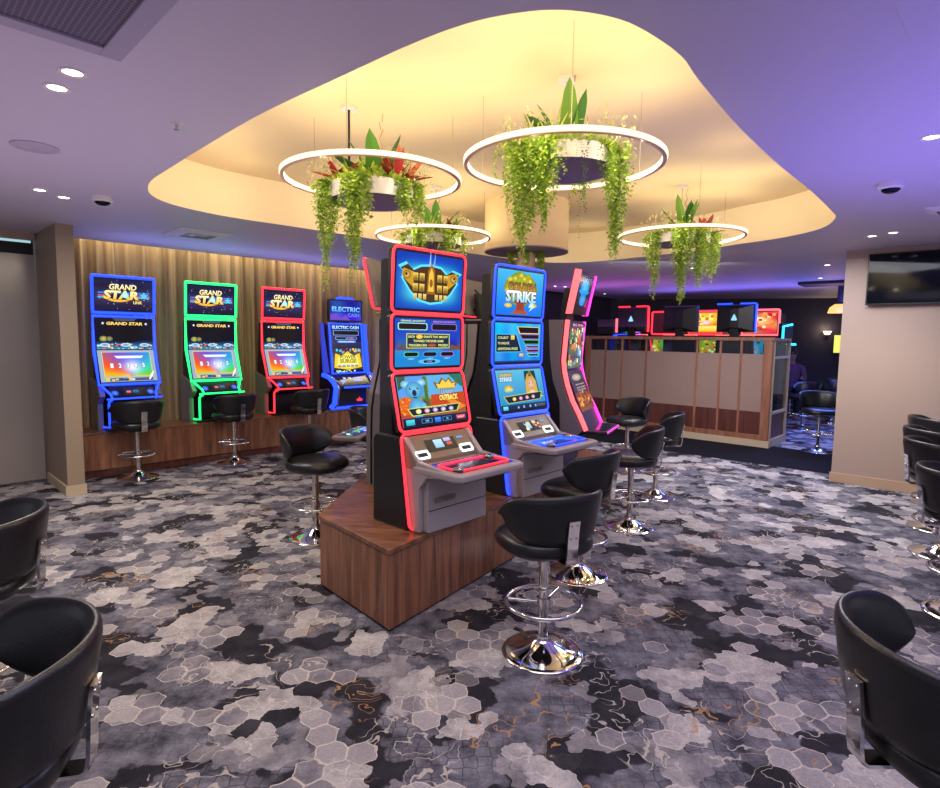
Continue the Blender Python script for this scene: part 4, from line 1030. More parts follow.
# ------------------------------------------------------------------ bar stools
def cushion_shape(a):
    c, s = abs(math.cos(a)), abs(math.sin(a))
    return 1.0 / ((c ** 2.6 + s ** 2.6) ** (1 / 2.6))
def make_stool(name='bar_stool', amax=80, rad=0.240, drop=0.05, rise=0.06, sw=1.0):
    t = empty(name, (0, 0, 0))
    base = [(0.0, 0.0), (0.212, 0.0), (0.214, 0.006), (0.210, 0.011)]
    for k in range(1, 11):
        u = k / 10; r = 0.205 + (0.036 - 0.205) * u
        base.append((r, 0.012 + 0.014 * u + 0.062 * u ** 2.4))
    base += [(0.036, 0.105), (0.0, 0.105)]
    MB().lathe(base, 40).build('base', M['chrome'], t, smooth=50)
    MB().lathe([(0, 0.10), (0.026, 0.10), (0.026, 0.545), (0, 0.545)], 20).build('post', M['chrome'], t)
    fr = MB()
    fr.tube([(0.195 * math.cos(2 * PI * k / 36), 0.195 * math.sin(2 * PI * k / 36), 0.275) for k in range(36)], 0.0115, 8, True)
    fr.lathe([(0.0265, 0.25), (0.036, 0.25), (0.036, 0.30), (0.0265, 0.30)], 20, cap=False)
    for a in (35, 145): fr.tube([(0.03 * math.cos(R(a)), 0.03 * math.sin(R(a)), 0.275), (0.192 * math.cos(R(a)), 0.192 * math.sin(R(a)), 0.275)], 0.009, 8)
    fr.build('footrest', M['chrome'], t, smooth=60)
    MB().box(-0.09, -0.09, 0.545, 0.09, 0.09, 0.565).build('seat_plate', M['black_matte'], t, smooth=None)
    st = MB().lathe([(0.001, 0.565), (0.17, 0.565), (0.215, 0.572), (0.236, 0.592), (0.242, 0.618), (0.236, 0.643), (0.214, 0.660), (0.15, 0.668), (0.001, 0.670)], 44, shape=cushion_shape)
    st.v = [(x * 0.99 * sw, y * 0.98 * sw + 0.02, z - (0.018 * max(0, (y - 0.10) / 0.14) if z > 0.6 else 0)) for x, y, z in st.v]
    st.build('seat', M['leather'], t, smooth=80)
    # wrap-around back: cross-sections swept round the rear of the seat
    rings = []; NA = 34
    for i in range(NA + 1):
        u = math.sin(PI / 2 * (-1 + 2 * i / NA)); ph = R(amax * u)
        zt = 0.908 - 0.025 * u * u - drop * abs(u) ** 5
        zb = 0.645 + 0.015 * u * u + rise * abs(u) ** 4
        th = 0.046 * (1 - 0.30 * abs(u) ** 4)
        if abs(u) > 0.72:
            k = math.sqrt(max(0.0, 1 - ((abs(u) - 0.72) / 0.28) ** 2)); zm, hh = (zt + zb) / 2, (zt - zb) / 2
            th *= 0.35 + 0.65 * k; zt = zm + hh * (0.2 + 0.8 * k); zb = zm - hh * (0.2 + 0.8 * k)
        ring = []
        for (q, s_) in ((0.0, 0.0), (0.06, -0.32), (0.16, -0.46), (0.5, -0.5), (0.84, -0.46), (0.94, -0.34), (0.985, -0.16), (1.0, 0.0), (0.985, 0.16), (0.94, 0.34), (0.84, 0.46), (0.5, 0.5), (0.16, 0.46), (0.06, 0.32)):
            z = zb + (zt - zb) * q
            rr = rad + 0.040 * (q ** 1.3) + th * s_ + 0.004
            ring.append((rr * math.sin(ph) * 1.02, -rr * math.cos(ph) + 0.03, z))
        rings.append(ring)
    MB().loops(rings).build('backrest', M['leather'], t, smooth=80)
    br_ = MB(); db = rad - 0.240
    prof = [(-0.10, 0.560), (-0.225 - db, 0.556), (-0.240 - db, 0.565), (-0.246 - db, 0.60), (-0.251 - db, 0.70), (-0.2615 - db, 0.785)]
    L = []
    for i, (y, z) in enumerate(prof):
        a = Vector(prof[max(0, i - 1)]); b = Vector(prof[min(len(prof) - 1, i + 1)]); d = (b - a).normalized(); nn = Vector((-d.y, d.x)) * 0.005
        L.append([(-0.03, y - nn.x, z - nn.y), (0.03, y - nn.x, z - nn.y), (0.03, y + nn.x, z + nn.y), (-0.03, y + nn.x, z + nn.y)])
    bb = br_.loops(L).build('back_bracket', M['chrome'], t, smooth=40)
    for x in (-0.016, 0.016):
        for z in (0.70, 0.765):
            MB().lathe([(0, 0), (0.006, 0), (0.005, 0.003), (0, 0.004)], 10).xf(Matrix.Translation((x, -0.256 - db - (z - .70) * 0.12, z)) @ Matrix.Rotation(R(90), 4, 'X')).build('rivet', M['steel'], bb)
    return t
stool0 = make_stool()
used = []; tub0 = make_stool('bar_stool', 97, 0.268, 0.02, 0.05, 1.08); tub_used = []
def raise_seat(o, d):
    for c in o.children:
        k = c.name.split('.')[0]
        if k == 'post': c.scale.z = (0.545 + d) / 0.545
        elif k not in ('base', 'footrest'): c.location.z += d
    return o
def stool(x, y, face, label, group):
    if group in ('stools at the left edge', 'stools at the right edge'):
        o = tub0 if not tub_used else copy_tree(tub0); tub_used.append(o)
    else:
        o = stool0 if not used else copy_tree(stool0); used.append(o)
    o.location = (x, y, 0); o.rotation_euler.z = R(face - 90)
    for k in ('label', 'category', 'group'):
        if k in o: del o[k]
    tag(o, label, 'stool', group)
    return o
G1 = 'stools around the island'; G2 = 'stools at the wall bench'; G3 = 'stools at the left edge'; G4 = 'stools at the right edge'; G5 = 'stools in the dark far room'
stool(0.40, 2.93, 114, 'black leather bar stool in the centre foreground in front of the red framed machine', G1)
stool(0.77, 3.95, 141, 'black leather bar stool directly behind the central foreground stool, facing the GOLDEN STRIKE machine', G1)
stool(1.42, 5.00, 160, 'black leather bar stool in front of the pink edged curved machine', G1)
stool(1.97, 6.02, 160, 'black leather bar stool beyond the pink edged machine, nearest the black walkway', G1)
stool(2.02, 7.35, 205, 'farthest black leather bar stool right of the island, just below the partition fabric', G1)
stool(-1.25, 4.64, -22, 'black leather bar stool alone left of the island plinth', G1)
stool(-3.78, 6.52, 138, 'black stool in front of the blue neon GRAND STAR machine', G2)
stool(-3.02, 7.36, 138, 'black stool in front of the green neon GRAND STAR machine', G2)
stool(-2.27, 8.15, 138, 'black stool in front of the red neon GRAND STAR machine', G2)
stool(-1.0, 6.06, 0, 'black stool mostly hidden behind the grey sided machine and its glowing deck', G1)
stool(-1.205, 1.30, 196, 'black tub stool cut off at the bottom left corner', G3)
stool(-2.07, 2.30, 196, 'black tub stool at the left edge behind the bottom left one', G3)
stool(1.30, 1.43, -2, 'large black tub stool cut off at the bottom right corner with riveted bracket', G4)
stool(3.03, 3.40, -14, 'nearest black stool of the row at the right edge', G4)
stool(3.71, 4.42, -14, 'second nearest black stool of the row at the right edge', G4)
stool(4.19, 5.07, -14, 'third black stool of the row at the right edge', G4)
stool(4.83, 5.86, -14, 'farthest black stool of the row at the right edge, below the television', G4)
stool(5.26, 8.66, 262, 'black stool lit blue standing in the gap between partition and taupe wall', G5)
stool(6.3, 10.9, 200, 'dark stool deep in the far room behind the blue lit stool', G5)
stool(7.35, 11.7, 240, 'dark stool deep in the far room below the wall sconce', G5)

# ------------------------------------------------------------------ partition
PR = math.atan2(d43.y, d43.x)
pt = empty('partition', PC, PR, 'long oak framed partition with mauve fabric panels and glazed top', 'partition')
Lp = 3.30; Dp = 0.95        # runs to local -x, depth along +y
mun = [-3.24, -2.86, -2.52, -2.05, -1.15, -0.77, -0.45, -0.06]
for x in mun:
    w = 0.028 if x not in (-3.24, -0.06) else 0.065
    MB().box(x - w, 0.0 if w > .03 else 0.012, 0.12, x + w * (0.9 if w > .03 else 0.2), 0.06, 1.66).build('post', M['wood_frame'], pt, smooth=None, bevel=0.004)
MB().box(-Lp, -0.01, 1.655, 0.02, 0.08, 1.71).build('top_rail', M['wood_frame'], pt, smooth=None, bevel=0.006)
MB().box(-Lp, 0.012, 0.11, 0.0, 0.06, 0.19).build('bottom_rail', M['wood_frame'], pt, smooth=None, bevel=0.004)
MB().box(-Lp, 0.0, 0.0, 0.02, 0.07, 0.11).build('skirting', M['cream'], pt, smooth=None)
for a, b in zip(mun[:-1], mun[1:]):
    MB().box(a + 0.005, 0.022, 0.55, b - 0.028, 0.05, 1.45).build('fabric_panel', M['fabric'], pt, smooth=None)
    MB().box(a + 0.005, 0.024, 0.19, b - 0.028, 0.05, 0.55).build('timber_panel', M['wood_red'], pt, smooth=None)
    MB().box(a + 0.005, 0.034, 1.45, b - 0.028, 0.04, 1.655).build('glass_pane', M['glass'], pt, smooth=None)
# end return, running back
for y in (0.12, Dp): MB().box(-0.05, y - 0.05, 0.10, 0.01, y, 1.66).build('post', M['cream'] if y < 1 else M['wood_frame'], pt, smooth=None, bevel=0.004)
MB().box(-0.05, 0.05, 1.655, 0.015, Dp, 1.70).build('end_top_rail', M['wood_frame'], pt, smooth=None, bevel=0.004)
for z in (0.53, 1.40): MB().box(-0.045, 0.12, z - 0.02, 0.005, Dp - 0.05, z + 0.02).build('end_rail', M['cream'], pt, smooth=None)
MB().box(-0.05, 0.07, 0.0, 0.015, Dp, 0.12).build('end_skirting', M['cream'], pt, smooth=None)
MB().box(-0.03, 0.12, 0.12, -0.02, Dp - 0.05, 0.51).build('end_timber_panel', M['wood_red'], pt, smooth=None)
MB().box(-0.03, 0.12, 0.55, -0.02, Dp - 0.05, 1.38).build('end_glass_pane', M['glass'], pt, smooth=None)
MB().box(-0.03, 0.12, 1.42, -0.02, Dp - 0.05, 1.655).build('end_glass_pane', M['glass'], pt, smooth=None)

# machines behind the partition
def PW(t, off, z=0): return PC + d43 * t + b43 * off + Vector((0, 0, z))
GB = 'slot machines turned away behind the partition'; GF = 'slot machines facing this way behind the partition'
def make_back(t_, w, led, logo, label, zt=2.28):
    t = empty('slot_machine', PW(t_, 0.85), PR, label, 'slot machine', GB)     # its back is local -y
    MB().prism([(0.0, 0.0), (0.30, 0.0), (0.30, 0.9), (0.06, 1.74), (0.0, 1.74)], -0.30, 0.30).build('cabinet', M['black_matte'], t, smooth=None)
    z0 = 1.80
    MB().loops([[(-w / 2, 0.06, z0), (w / 2, 0.06, z0), (w / 2, 0.06, zt), (-w / 2, 0.06, zt)], [(-w / 2 + .02, 0.0, z0 + .02), (w / 2 - .02, 0.0, z0 + .02), (w / 2 - .02, 0.0, zt - .02), (-w / 2 + .02, 0.0, zt - .02)], [(-0.07, -0.03, z0 + .08), (0.07, -0.03, z0 + .08), (0.07, -0.03, zt - .08), (-0.07, -0.03, zt - .08)]]).build('topper_back', M['black'], t, smooth=None)
    MB().box(-0.07, -0.02, 1.6, 0.07, 0.04, 1.9).build('topper_bracket', M['black_matte'], t, smooth=None)
    if led:
        MB().box(-w / 2, 0.03, zt, -0.07, 0.07, zt + 0.022).build('light_strip', M[led], t, smooth=None)
        MB().box(0.07, 0.03, zt, w / 2, 0.07, zt + 0.022).build('light_strip', M[led], t, smooth=None)
        MB().box(w / 2, 0.03, z0, w / 2 + 0.022, 0.08, zt).build('light_strip', M[led], t, smooth=None)
    MB().box(-0.32, 0.03, 1.735, -0.09, 0.06, 1.755).build('base_light_strip', M['led_blue'] if led == 'led_red' else M['led_coral'], t, smooth=None)
    MB().box(0.09, 0.03, 1.735, 0.32, 0.06, 1.755).build('base_light_strip', M['led_coral'], t, smooth=None)
    if logo:
        c = (z0 + zt) / 2 + 0.01
        MB().add([(-0.042, -0.034, c - 0.05), (0.042, -0.034, c - 0.05), (0.05, -0.034, c - 0.035), (0.008, -0.034, c + 0.055), (-0.008, -0.034, c + 0.055), (-0.05, -0.034, c - 0.035)], [(0, 1, 2, 3, 4, 5)]).build('triangle_emblem', emis('pale_blue_emblem', S(150, 215, 255), 1.0), t, smooth=None)
    return t
make_back(-2.80, 0.62, 'led_red', True, 'dark screen back with glowing triangle emblem and red edge above the partition')
make_back(-1.84, 0.66, None, False, 'plain black back of a slot machine screen in the middle above the partition')
make_back(-0.87, 0.64, 'led_blue', True, 'dark screen back with glowing triangle emblem and blue edge above the partition')
def A_far(kind):
    def f(W_, H_):
        a = Art(W_, H_)
        if kind == 0:
            a.bg(lambda x, y: (60, 20, 30), 4, 4); a.ell(70, 72, 26, 16, (250, 200, 40), (255, 240, 120)); a.ell(70, 44, 24, 12, (250, 200, 40), (255, 240, 120)); a.rect(50, 12, 94, 32, (250, 210, 60), (255, 236, 130))
        elif kind == 1:
            a.bg(lambda x, y: (230, 120 + y * .6, 60), 6, 6); a.ell(50, 66, 40, 22, (250, 180, 30), (255, 236, 110)); a.specks(18, 10, 40, 90, 88, 12, [(240, 80, 40), (255, 240, 120), (200, 120, 30)], 3); a.rect(4, 8, 96, 34, (255, 190, 30), (255, 230, 110)); a.ell(52, 50, 16, 10, (250, 170, 190), (255, 230, 230))
        else:
            a.bg(lambda x, y: (210 + 30 * math.sin(x * .1), 90 + 60 * math.sin(y * .08 + x * .05), 60), 8, 8); a.ell(52, 56, 34, 36, (226, 90, 40), (255, 214, 130), 16, .25, 5); a.specks(26, 8, 8, 92, 92, 13, [(255, 230, 180), (180, 40, 30), (250, 170, 80), (255, 120, 60)], 6)
        return a
    return f
def A_far_low(kind):
    def f(W_, H_):
        a = Art(W_, H_)
        if kind < 2:
            a.bg(lambda x, y: (150 + 60 * math.sin(x * .13), 170 + 30 * math.sin(y * .1), 50), 8, 8); a.specks(46, 4, 10, 96, 96, 11, [(250, 230, 60), (60, 140, 60), (240, 120, 40), (250, 250, 180), (40, 70, 40)], 14 + kind); a.rect(0, 0, 100, 14, (220, 70, 40), (250, 160, 60))
        else:
            a.bg(lambda x, y: (40, 110 + y * .6, 170 + y * .4), 6, 6); a.ell(34, 56, 22, 30, (60, 140, 200), (120, 200, 240)); a.specks(30, 4, 6, 96, 94, 10, [(60, 90, 60), (180, 110, 60), (120, 200, 230)], 8); a.poly([(0, 30), (60, 44), (100, 20), (100, 0), (0, 0)], (30, 40, 40)); a.poly([(10, 0), (50, 18), (96, 0)], (210, 200, 70))
        return a
    return f
def make_front(t_, led, kind, label):
    t = empty('slot_machine', PW(t_, 2.75), PR, label, 'slot machine', GF)
    MB().prism([(0.0, 0.0), (0.45, 0.0), (0.45, 2.2), (0.12, 2.2), (0.12, 1.0), (-0.14, 0.95), (-0.14, 0.88), (0.0, 0.84)], -0.34, 0.34).build('cabinet', M['black'], t, smooth=None)
    fr = slab(0.68, -0.04, 1.78, -0.04, 2.27, 0.04).build('topper_housing', M['black'], t, smooth=40)
    MB().tube(rounded_loop(0.68, -0.04, 1.78, -0.04, 2.27, 0.03), 0.022, 6, True).build('light_strip', M[led], fr, smooth=60)
    og, ux, uy, h = panel_frame(0.68, -0.04, 1.78, -0.04, 2.27, 0.035); A_far(kind)(0.61, h).build('topper_screen', fr, og, ux, uy)
    og, ux, uy, h = panel_frame(0.60, -0.02, 1.10, -0.08, 1.70); A_far_low(kind)(0.60, h).build('screen', t, og, ux, uy, lift=0.045)
    for sx in (-1, 1):
        MB().tube([(sx * 0.36, -0.02 - 0.0, 1.05), (sx * 0.33, 0.02, 1.25), (sx * 0.325, 0.03, 1.45), (sx * 0.36, 0.0, 1.72)], 0.018, 6).build('side_light_strip', M[led], t, smooth=60)
    return t
make_front(-2.97, 'led_red', 0, 'slot machine with red frame and gold lettering between the left and middle screen backs')
make_front(-2.12, 'led_red', 1, 'slot machine with orange and yellow picture between the middle and right screen backs')
make_front(-1.03, 'led_coral', 2, 'slot machine with red frame and orange flame picture at the right end of the partition')
# edge of the turquoise machine at the partition's far right corner
t = empty('slot_machine', PW(-0.25, 2.2), PR + R(60), 'slot machine edge with turquoise lights past the right corner of the partition', 'slot machine', GF)
MB().prism([(0, 0), (0.4, 0), (0.4, 1.6), (0.1, 1.72), (0, 1.0)], -0.32, -0.1).build('cabinet', M['black'], t, smooth=None)
MB().tube([(-0.30, -0.02, 1.66), (-0.30, -0.02, 1.92), (-0.10, -0.02, 1.96)], 0.022, 6).build('light_strip', M['led_cyan'], t)
MB().tube([(-0.22, -0.04, 1.60), (-0.02, -0.04, 1.60)], 0.022, 6).build('light_strip', M['led_cyan'], t)
MB().box(-0.31, 0.0, 1.6, -0.06, 0.08, 1.98).build('topper_housing', M['black'], t, smooth=None)
# small machine tops at the partition's far left end
t = empty('slot_machine', PW(-3.45, 1.9), PR, 'small machine top with red side bars, past the left end of the partition', 'slot machine', GF)
MB().prism([(0, 0), (0.4, 0), (0.4, 1.7), (0.0, 1.7)], -0.3, 0.3).build('cabinet', M['black'], t, smooth=None)
MB().box(-0.26, -0.0, 1.7, 0.26, 0.1, 2.12).build('topper_housing', M['black'], t, smooth=None)
for x in (-0.24, 0.24): MB().tube([(x, -0.02, 1.80), (x, -0.02, 2.10)], 0.025, 6).build('light_strip', M['led_coral'], t)
MB().tube([(-0.30, -0.03, 1.86), (-0.30, -0.03, 1.74), (0.30, -0.03, 1.74), (0.30, -0.03, 1.86)], 0.03, 6).build('base_light_strip', M['led_blue'], t)
a = Art(0.26, 0.34); a.bg(lambda x, y: (30, 40, 40), 2, 2); a.ell(50, 50, 40, 44, (60, 90, 60), (130, 150, 90)); a.ell(50, 62, 16, 12, (30, 40, 40)); a.build('screen', t, (-0.13, -0.004, 1.76), (1, 0, 0), (0, 0, 1))
t = empty('slot_machine', PW(-3.40, 0.9), PR, 'plain small black screen back at the left end of the partition', 'slot machine', GB)
MB().prism([(0, 0), (0.3, 0), (0.3, 1.6), (0.0, 1.7)], -0.2, 0.2).build('cabinet', M['black_matte'], t, smooth=None)
MB().loops([[(-.2, .05, 1.74), (.2, .05, 1.74), (.2, .05, 2.05), (-.2, .05, 2.05)], [(-.18, 0, 1.76), (.18, 0, 1.76), (.18, 0, 2.03), (-.18, 0, 2.03)]]).build('topper_back', M['black'], t, smooth=None)

# ------------------------------------------------------------------ things on the right and beyond
TV0 = RW + dr * 0.225
t = empty('television', TV0 - br * 0.03, math.atan2(dr.y, dr.x), 'large black switched off television hung high on the taupe wall', 'television')
MB().box(0, -0.05, 2.07, 1.12, -0.005, 2.635).build('case', M['black'], t, smooth=None, bevel=0.005)
MB().add([(0.012, -0.0505, 2.085), (1.108, -0.0505, 2.085), (1.108, -0.0505, 2.623), (0.012, -0.0505, 2.623)], [(0, 1, 2, 3)]).build('screen', M['tv'], t, smooth=None)
MB().box(0.4, -0.005, 2.2, 0.7, 0.027, 2.5).build('wall_bracket', M['black_matte'], t, smooth=None)

t = empty('pendant_lamp', (6.95, 11.0, CEIL), 0, 'amber glowing pendant lamp hanging in the far room beside the taupe wall', 'lamp')
MB().lathe([(0, -0.30), (0.075, -0.30), (0.075, 0), (0, 0)], 16).build('stem_shroud', M['wall_dark'], t)
MB().lathe([(0.10, -0.33), (0.19, -0.40), (0.22, -0.50), (0.20, -0.50), (0.17, -0.41), (0.08, -0.34)], 24).build('lamp_shade', M['amber'], t)
MB().sphere((0, 0, -0.42), 0.06).build('bulb', M['sconce'], t)
MB().lathe([(0, -0.34), (0.12, -0.34), (0.08, -0.30), (0, -0.30)], 16).build('shade_cap', M['black'], t)
wa, wb = Vector((3.4, 15.6, 0)), Vector((10.6, 13.4, 0)); wd = (wb - wa).normalized(); wn = Vector((wd.y, -wd.x, 0))
wrot = math.atan2(wd.y, wd.x)
def on_back(px_x, z, off=0.02):
    """point on the far wall in the direction x/y = px_x"""
    k = px_x; s = (k * wa.y - wa.x) / (wd.x - k * wd.y)
    q = wa + wd * s + wn * off; return Vector((q.x, q.y, z))
t = empty('wall_sconce', on_back(0.609, 1.86), wrot, 'glowing wall sconce on the dark far wall', 'lamp')
MB().lathe([(0, -0.03), (0.05, -0.03), (0.09, 0.05), (0.07, 0.05), (0.04, -0.02), (0, -0.02)], 16, cy=-0.07).build('lamp_shade', M['sconce'], t)
MB().box(-0.02, -0.07, -0.09, 0.02, -0.01, -0.03).build('bracket', M['black'], t, smooth=None)
t = empty('lit_poster', on_back(0.634, 1.6), wrot, 'narrow yellow lit sign on the far wall beside the taupe wall edge', 'sign')
MB().box(-0.17, -0.05, -0.24, 0.17, 0.0, 0.24).build('case', M['black'], t, smooth=None)
MB().add([(-0.15, -0.052, -0.2), (0.15, -0.052, -0.2), (0.15, -0.052, 0.22), (-0.15, -0.052, 0.22)], [(0, 1, 2, 3)]).build('face', emis('yellow_sign', S(236, 236, 110), 1.0), t, smooth=None)

# a seated person far back, seen from behind
pr = empty('person', (7.03, 12.7, 0), R(150), 'person in a mauve top sitting with back turned in the dark far room', 'person')
def tapered(mb, path, radii, n=10, sx=1.0):
    P = [Vector(p) for p in path]; rings = []
    for i, p_ in enumerate(P):
        a = P[max(0, i - 1)]; b = P[min(len(P) - 1, i + 1)]; d = (b - a).normalized()
        u = d.cross(Vector((0, 1, 0)) if abs(d.y) < 0.9 else Vector((1, 0, 0))).normalized(); w = d.cross(u)
        rings.append([p_ + (u * math.cos(2 * PI * k / n) * sx + w * math.sin(2 * PI * k / n)) * radii[i] for k in range(n)])
    return mb.loops(rings)
bd = MB()
tapered(bd, [(0, 0, 0.56), (0, 0, 0.66), (0, 0.01, 0.80), (0, 0.0, 0.98), (0, -0.01, 1.10), (0, 0.0, 1.16), (0, 0.02, 1.22), (0, 0.04, 1.27), (0, 0.05, 1.34), (0, 0.05, 1.42), (0, 0.045, 1.48)], [0.13, 0.16, 0.145, 0.165, 0.15, 0.09, 0.055, 0.06, 0.085, 0.08, 0.03], 14)
for sx in (-1, 1):
    tapered(bd, [(sx * 0.10, 0, 0.62), (sx * 0.13, 0.24, 0.62), (sx * 0.14, 0.46, 0.60), (sx * 0.14, 0.46, 0.38), (sx * 0.14, 0.42, 0.12), (sx * 0.14, 0.50, 0.05), (sx * 0.14, 0.58, 0.04)], [0.09, 0.085, 0.065, 0.055, 0.04, 0.045, 0.03])
    tapered(bd, [(sx * 0.12, 0, 1.10), (sx * 0.19, 0.0, 1.08), (sx * 0.24, 0.02, 0.92), (sx * 0.25, 0.08, 0.80), (sx * 0.22, 0.28, 0.86), (sx * 0.20, 0.36, 0.88), (sx * 0.19, 0.42, 0.87)], [0.06, 0.062, 0.05, 0.042, 0.034, 0.036, 0.015])
body = bd.build('body', M['skin'], pr, smooth=60)
tp_ = MB(); tapered(tp_, [(0, 0, 0.60), (0, 0, 0.66), (0, 0.01, 0.80), (0, 0.0, 0.98), (0, -0.01, 1.10), (0, 0.0, 1.17), (0, 0.015, 1.20)], [0.16, 0.175, 0.16, 0.18, 0.168, 0.11, 0.075], 14)
for sx in (-1, 1): tapered(tp_, [(sx * 0.10, 0, 1.11), (sx * 0.19, 0.0, 1.085), (sx * 0.24, 0.02, 0.92), (sx * 0.25, 0.07, 0.82)], [0.07, 0.075, 0.064, 0.056])
tp_.build('mauve_top', M['mauve_cloth'], pr, smooth=60)
tr = MB()
for sx in (-1, 1): tapered(tr, [(sx * 0.09, -0.02, 0.62), (sx * 0.13, 0.24, 0.62), (sx * 0.14, 0.47, 0.61), (sx * 0.14, 0.47, 0.38), (sx * 0.14, 0.43, 0.12)], [0.11, 0.10, 0.08, 0.068, 0.058])
tr.build('trousers', M['black_matte'], pr, smooth=60)
MB().sphere((0, 0.035, 1.39), 0.095, 0.10, 0.115).build('hair', M['hair'], pr, smooth=80)
stool(7.03, 12.7, 240, 'dark stool carrying the seated person in the mauve top', G5)

# ------------------------------------------------------------------ ring lights and hanging planters
def ring_light(x, y, z, r, label):
    t = empty('ring_light', (x, y, z), 0, label, 'pendant light', 'ring lights in the ceiling recess')
    n = 72; rings = []
    for k in range(n):
        a = 2 * PI * k / n
        rings.append([((r + dr_) * math.cos(a), (r + dr_) * math.sin(a), dz) for dr_, dz in ((-0.012, -0.012), (0.013, -0.012), (0.015, -0.005), (0.014, 0.014), (-0.013, 0.014), (-0.014, -0.005))])
    MB().loops(rings, wrap=True).build('diffuser', M['ring'], t, smooth=50)
    rings = []
    for k in range(n):
        a = 2 * PI * k / n
        rings.append([((r + dr_) * math.cos(a), (r + dr_) * math.sin(a), dz) for dr_, dz in ((-0.010, -0.016), (0.011, -0.016), (0.011, -0.0118), (-0.010, -0.0118))])
    MB().loops(rings, wrap=True).build('housing', mat('ring_housing', S(236, 196, 166), 0.4), t, smooth=50)
    for a in (25, 145, 265):
        cx, cy = r * math.cos(R(a)), r * math.sin(R(a))
        MB().tube([(cx, cy, 0.02), (cx, cy, REC - z)], 0.0022, 5).build('cable', M['steel'], t)
def leafcol(rg, pal):
    c = rg.choice(pal); f = rg.uniform(0.75, 1.2)
    return tuple(min(1, q * f) for q in S(*c))
GREENS = [(176, 206, 76), (200, 224, 96), (146, 186, 64), (224, 238, 136), (166, 200, 96), (188, 212, 84)]
def vine(rg, pts_root, length, nstr, spread, pal=GREENS, leaf=0.034, thick=1.0):
    """a dense trailing clump of small paired leaves"""
    mb = MB()
    for s_ in range(int(nstr * 1.5)):
        ox, oy = rg.gauss(0, spread), rg.gauss(0, spread * 0.7)
        L = 1.12 * length * rg.uniform(0.82, 1.0) * max(0.5, 1 - 0.28 * abs(ox) / spread)
        x, y, z = pts_root[0] + ox, pts_root[1] + oy, pts_root[2]
        out = Vector((pts_root[0], pts_root[1], 0)); out = out.normalized() if out.length > 0.01 else Vector((1, 0, 0))
        n = int(L / (0.0135)); sway = rg.uniform(0, 6.28)
        pos = Vector((x, y, z)) - out * 0.06
        for i in range(n):
            u = i / n
            if i < 6: pos += out * 0.014 + Vector((0, 0, 0.006 - 0.002 * i))
            else: pos += Vector((0.0022 * math.sin(sway + i * 0.21), 0.0022 * math.cos(sway + i * 0.17), -0.0135))
            a = rg.uniform(0, 6.28); l = leaf * rg.uniform(0.7, 1.25) * (1 - 0.35 * u) * thick
            d = Vector((math.cos(a), math.sin(a), rg.uniform(-1.1, -0.2))).normalized(); sd = d.cross(Vector((0, 0, 1))).normalized() * l * 0.34
            up = Vector((0, 0, 0.002))
            c = leafcol(rg, pal)
            mb.add([pos, pos + d * l * 0.5 + sd + up, pos + d * l, pos + d * l * 0.5 - sd + up], [(0, 1, 2, 3)], 0, c)
    return mb
def blade_plant(rg, c, n, L, w, pal, tilt=(0.3, 1.2), mb=None):
    mb = mb or MB()
    for k in range(n):
        a = 2 * PI * k / n + rg.uniform(-0.3, 0.3); tl = rg.uniform(*tilt); l = L * rg.uniform(0.7, 1.1); cl = leafcol(rg, pal)
        P = Vector(c); d = Vector((math.cos(a) * math.sin(tl), math.sin(a) * math.sin(tl), math.cos(tl))); side = Vector((-math.sin(a), math.cos(a), 0)); row = []
        m = 6
        for i in range(m + 1):
            u = i / m; ww = w * (0.55 + 1.2 * u) * (1 - u) ** 0.7 * 1.1 if u < 1 else 0.0
            row.append((P.copy(), ww)); P = P + d * (l / m); d = (d + Vector((0, 0, -0.09))).normalized()
        up = side.cross(d).normalized() * 0.25
        vs = []
        for q, ww in row: vs += [q - side * ww + up * ww, q - up * 0, q + side * ww + up * ww]
        fs = []
        for i in range(m):
            b = 3 * i; fs += [(b, b + 1, b + 4, b + 3), (b + 1, b + 2, b + 5, b + 4)]
        mb.add(vs, fs, 0, lambda i, cl=cl: tuple(q * (1.0 if i % 2 else 0.8) for q in cl))
    return mb
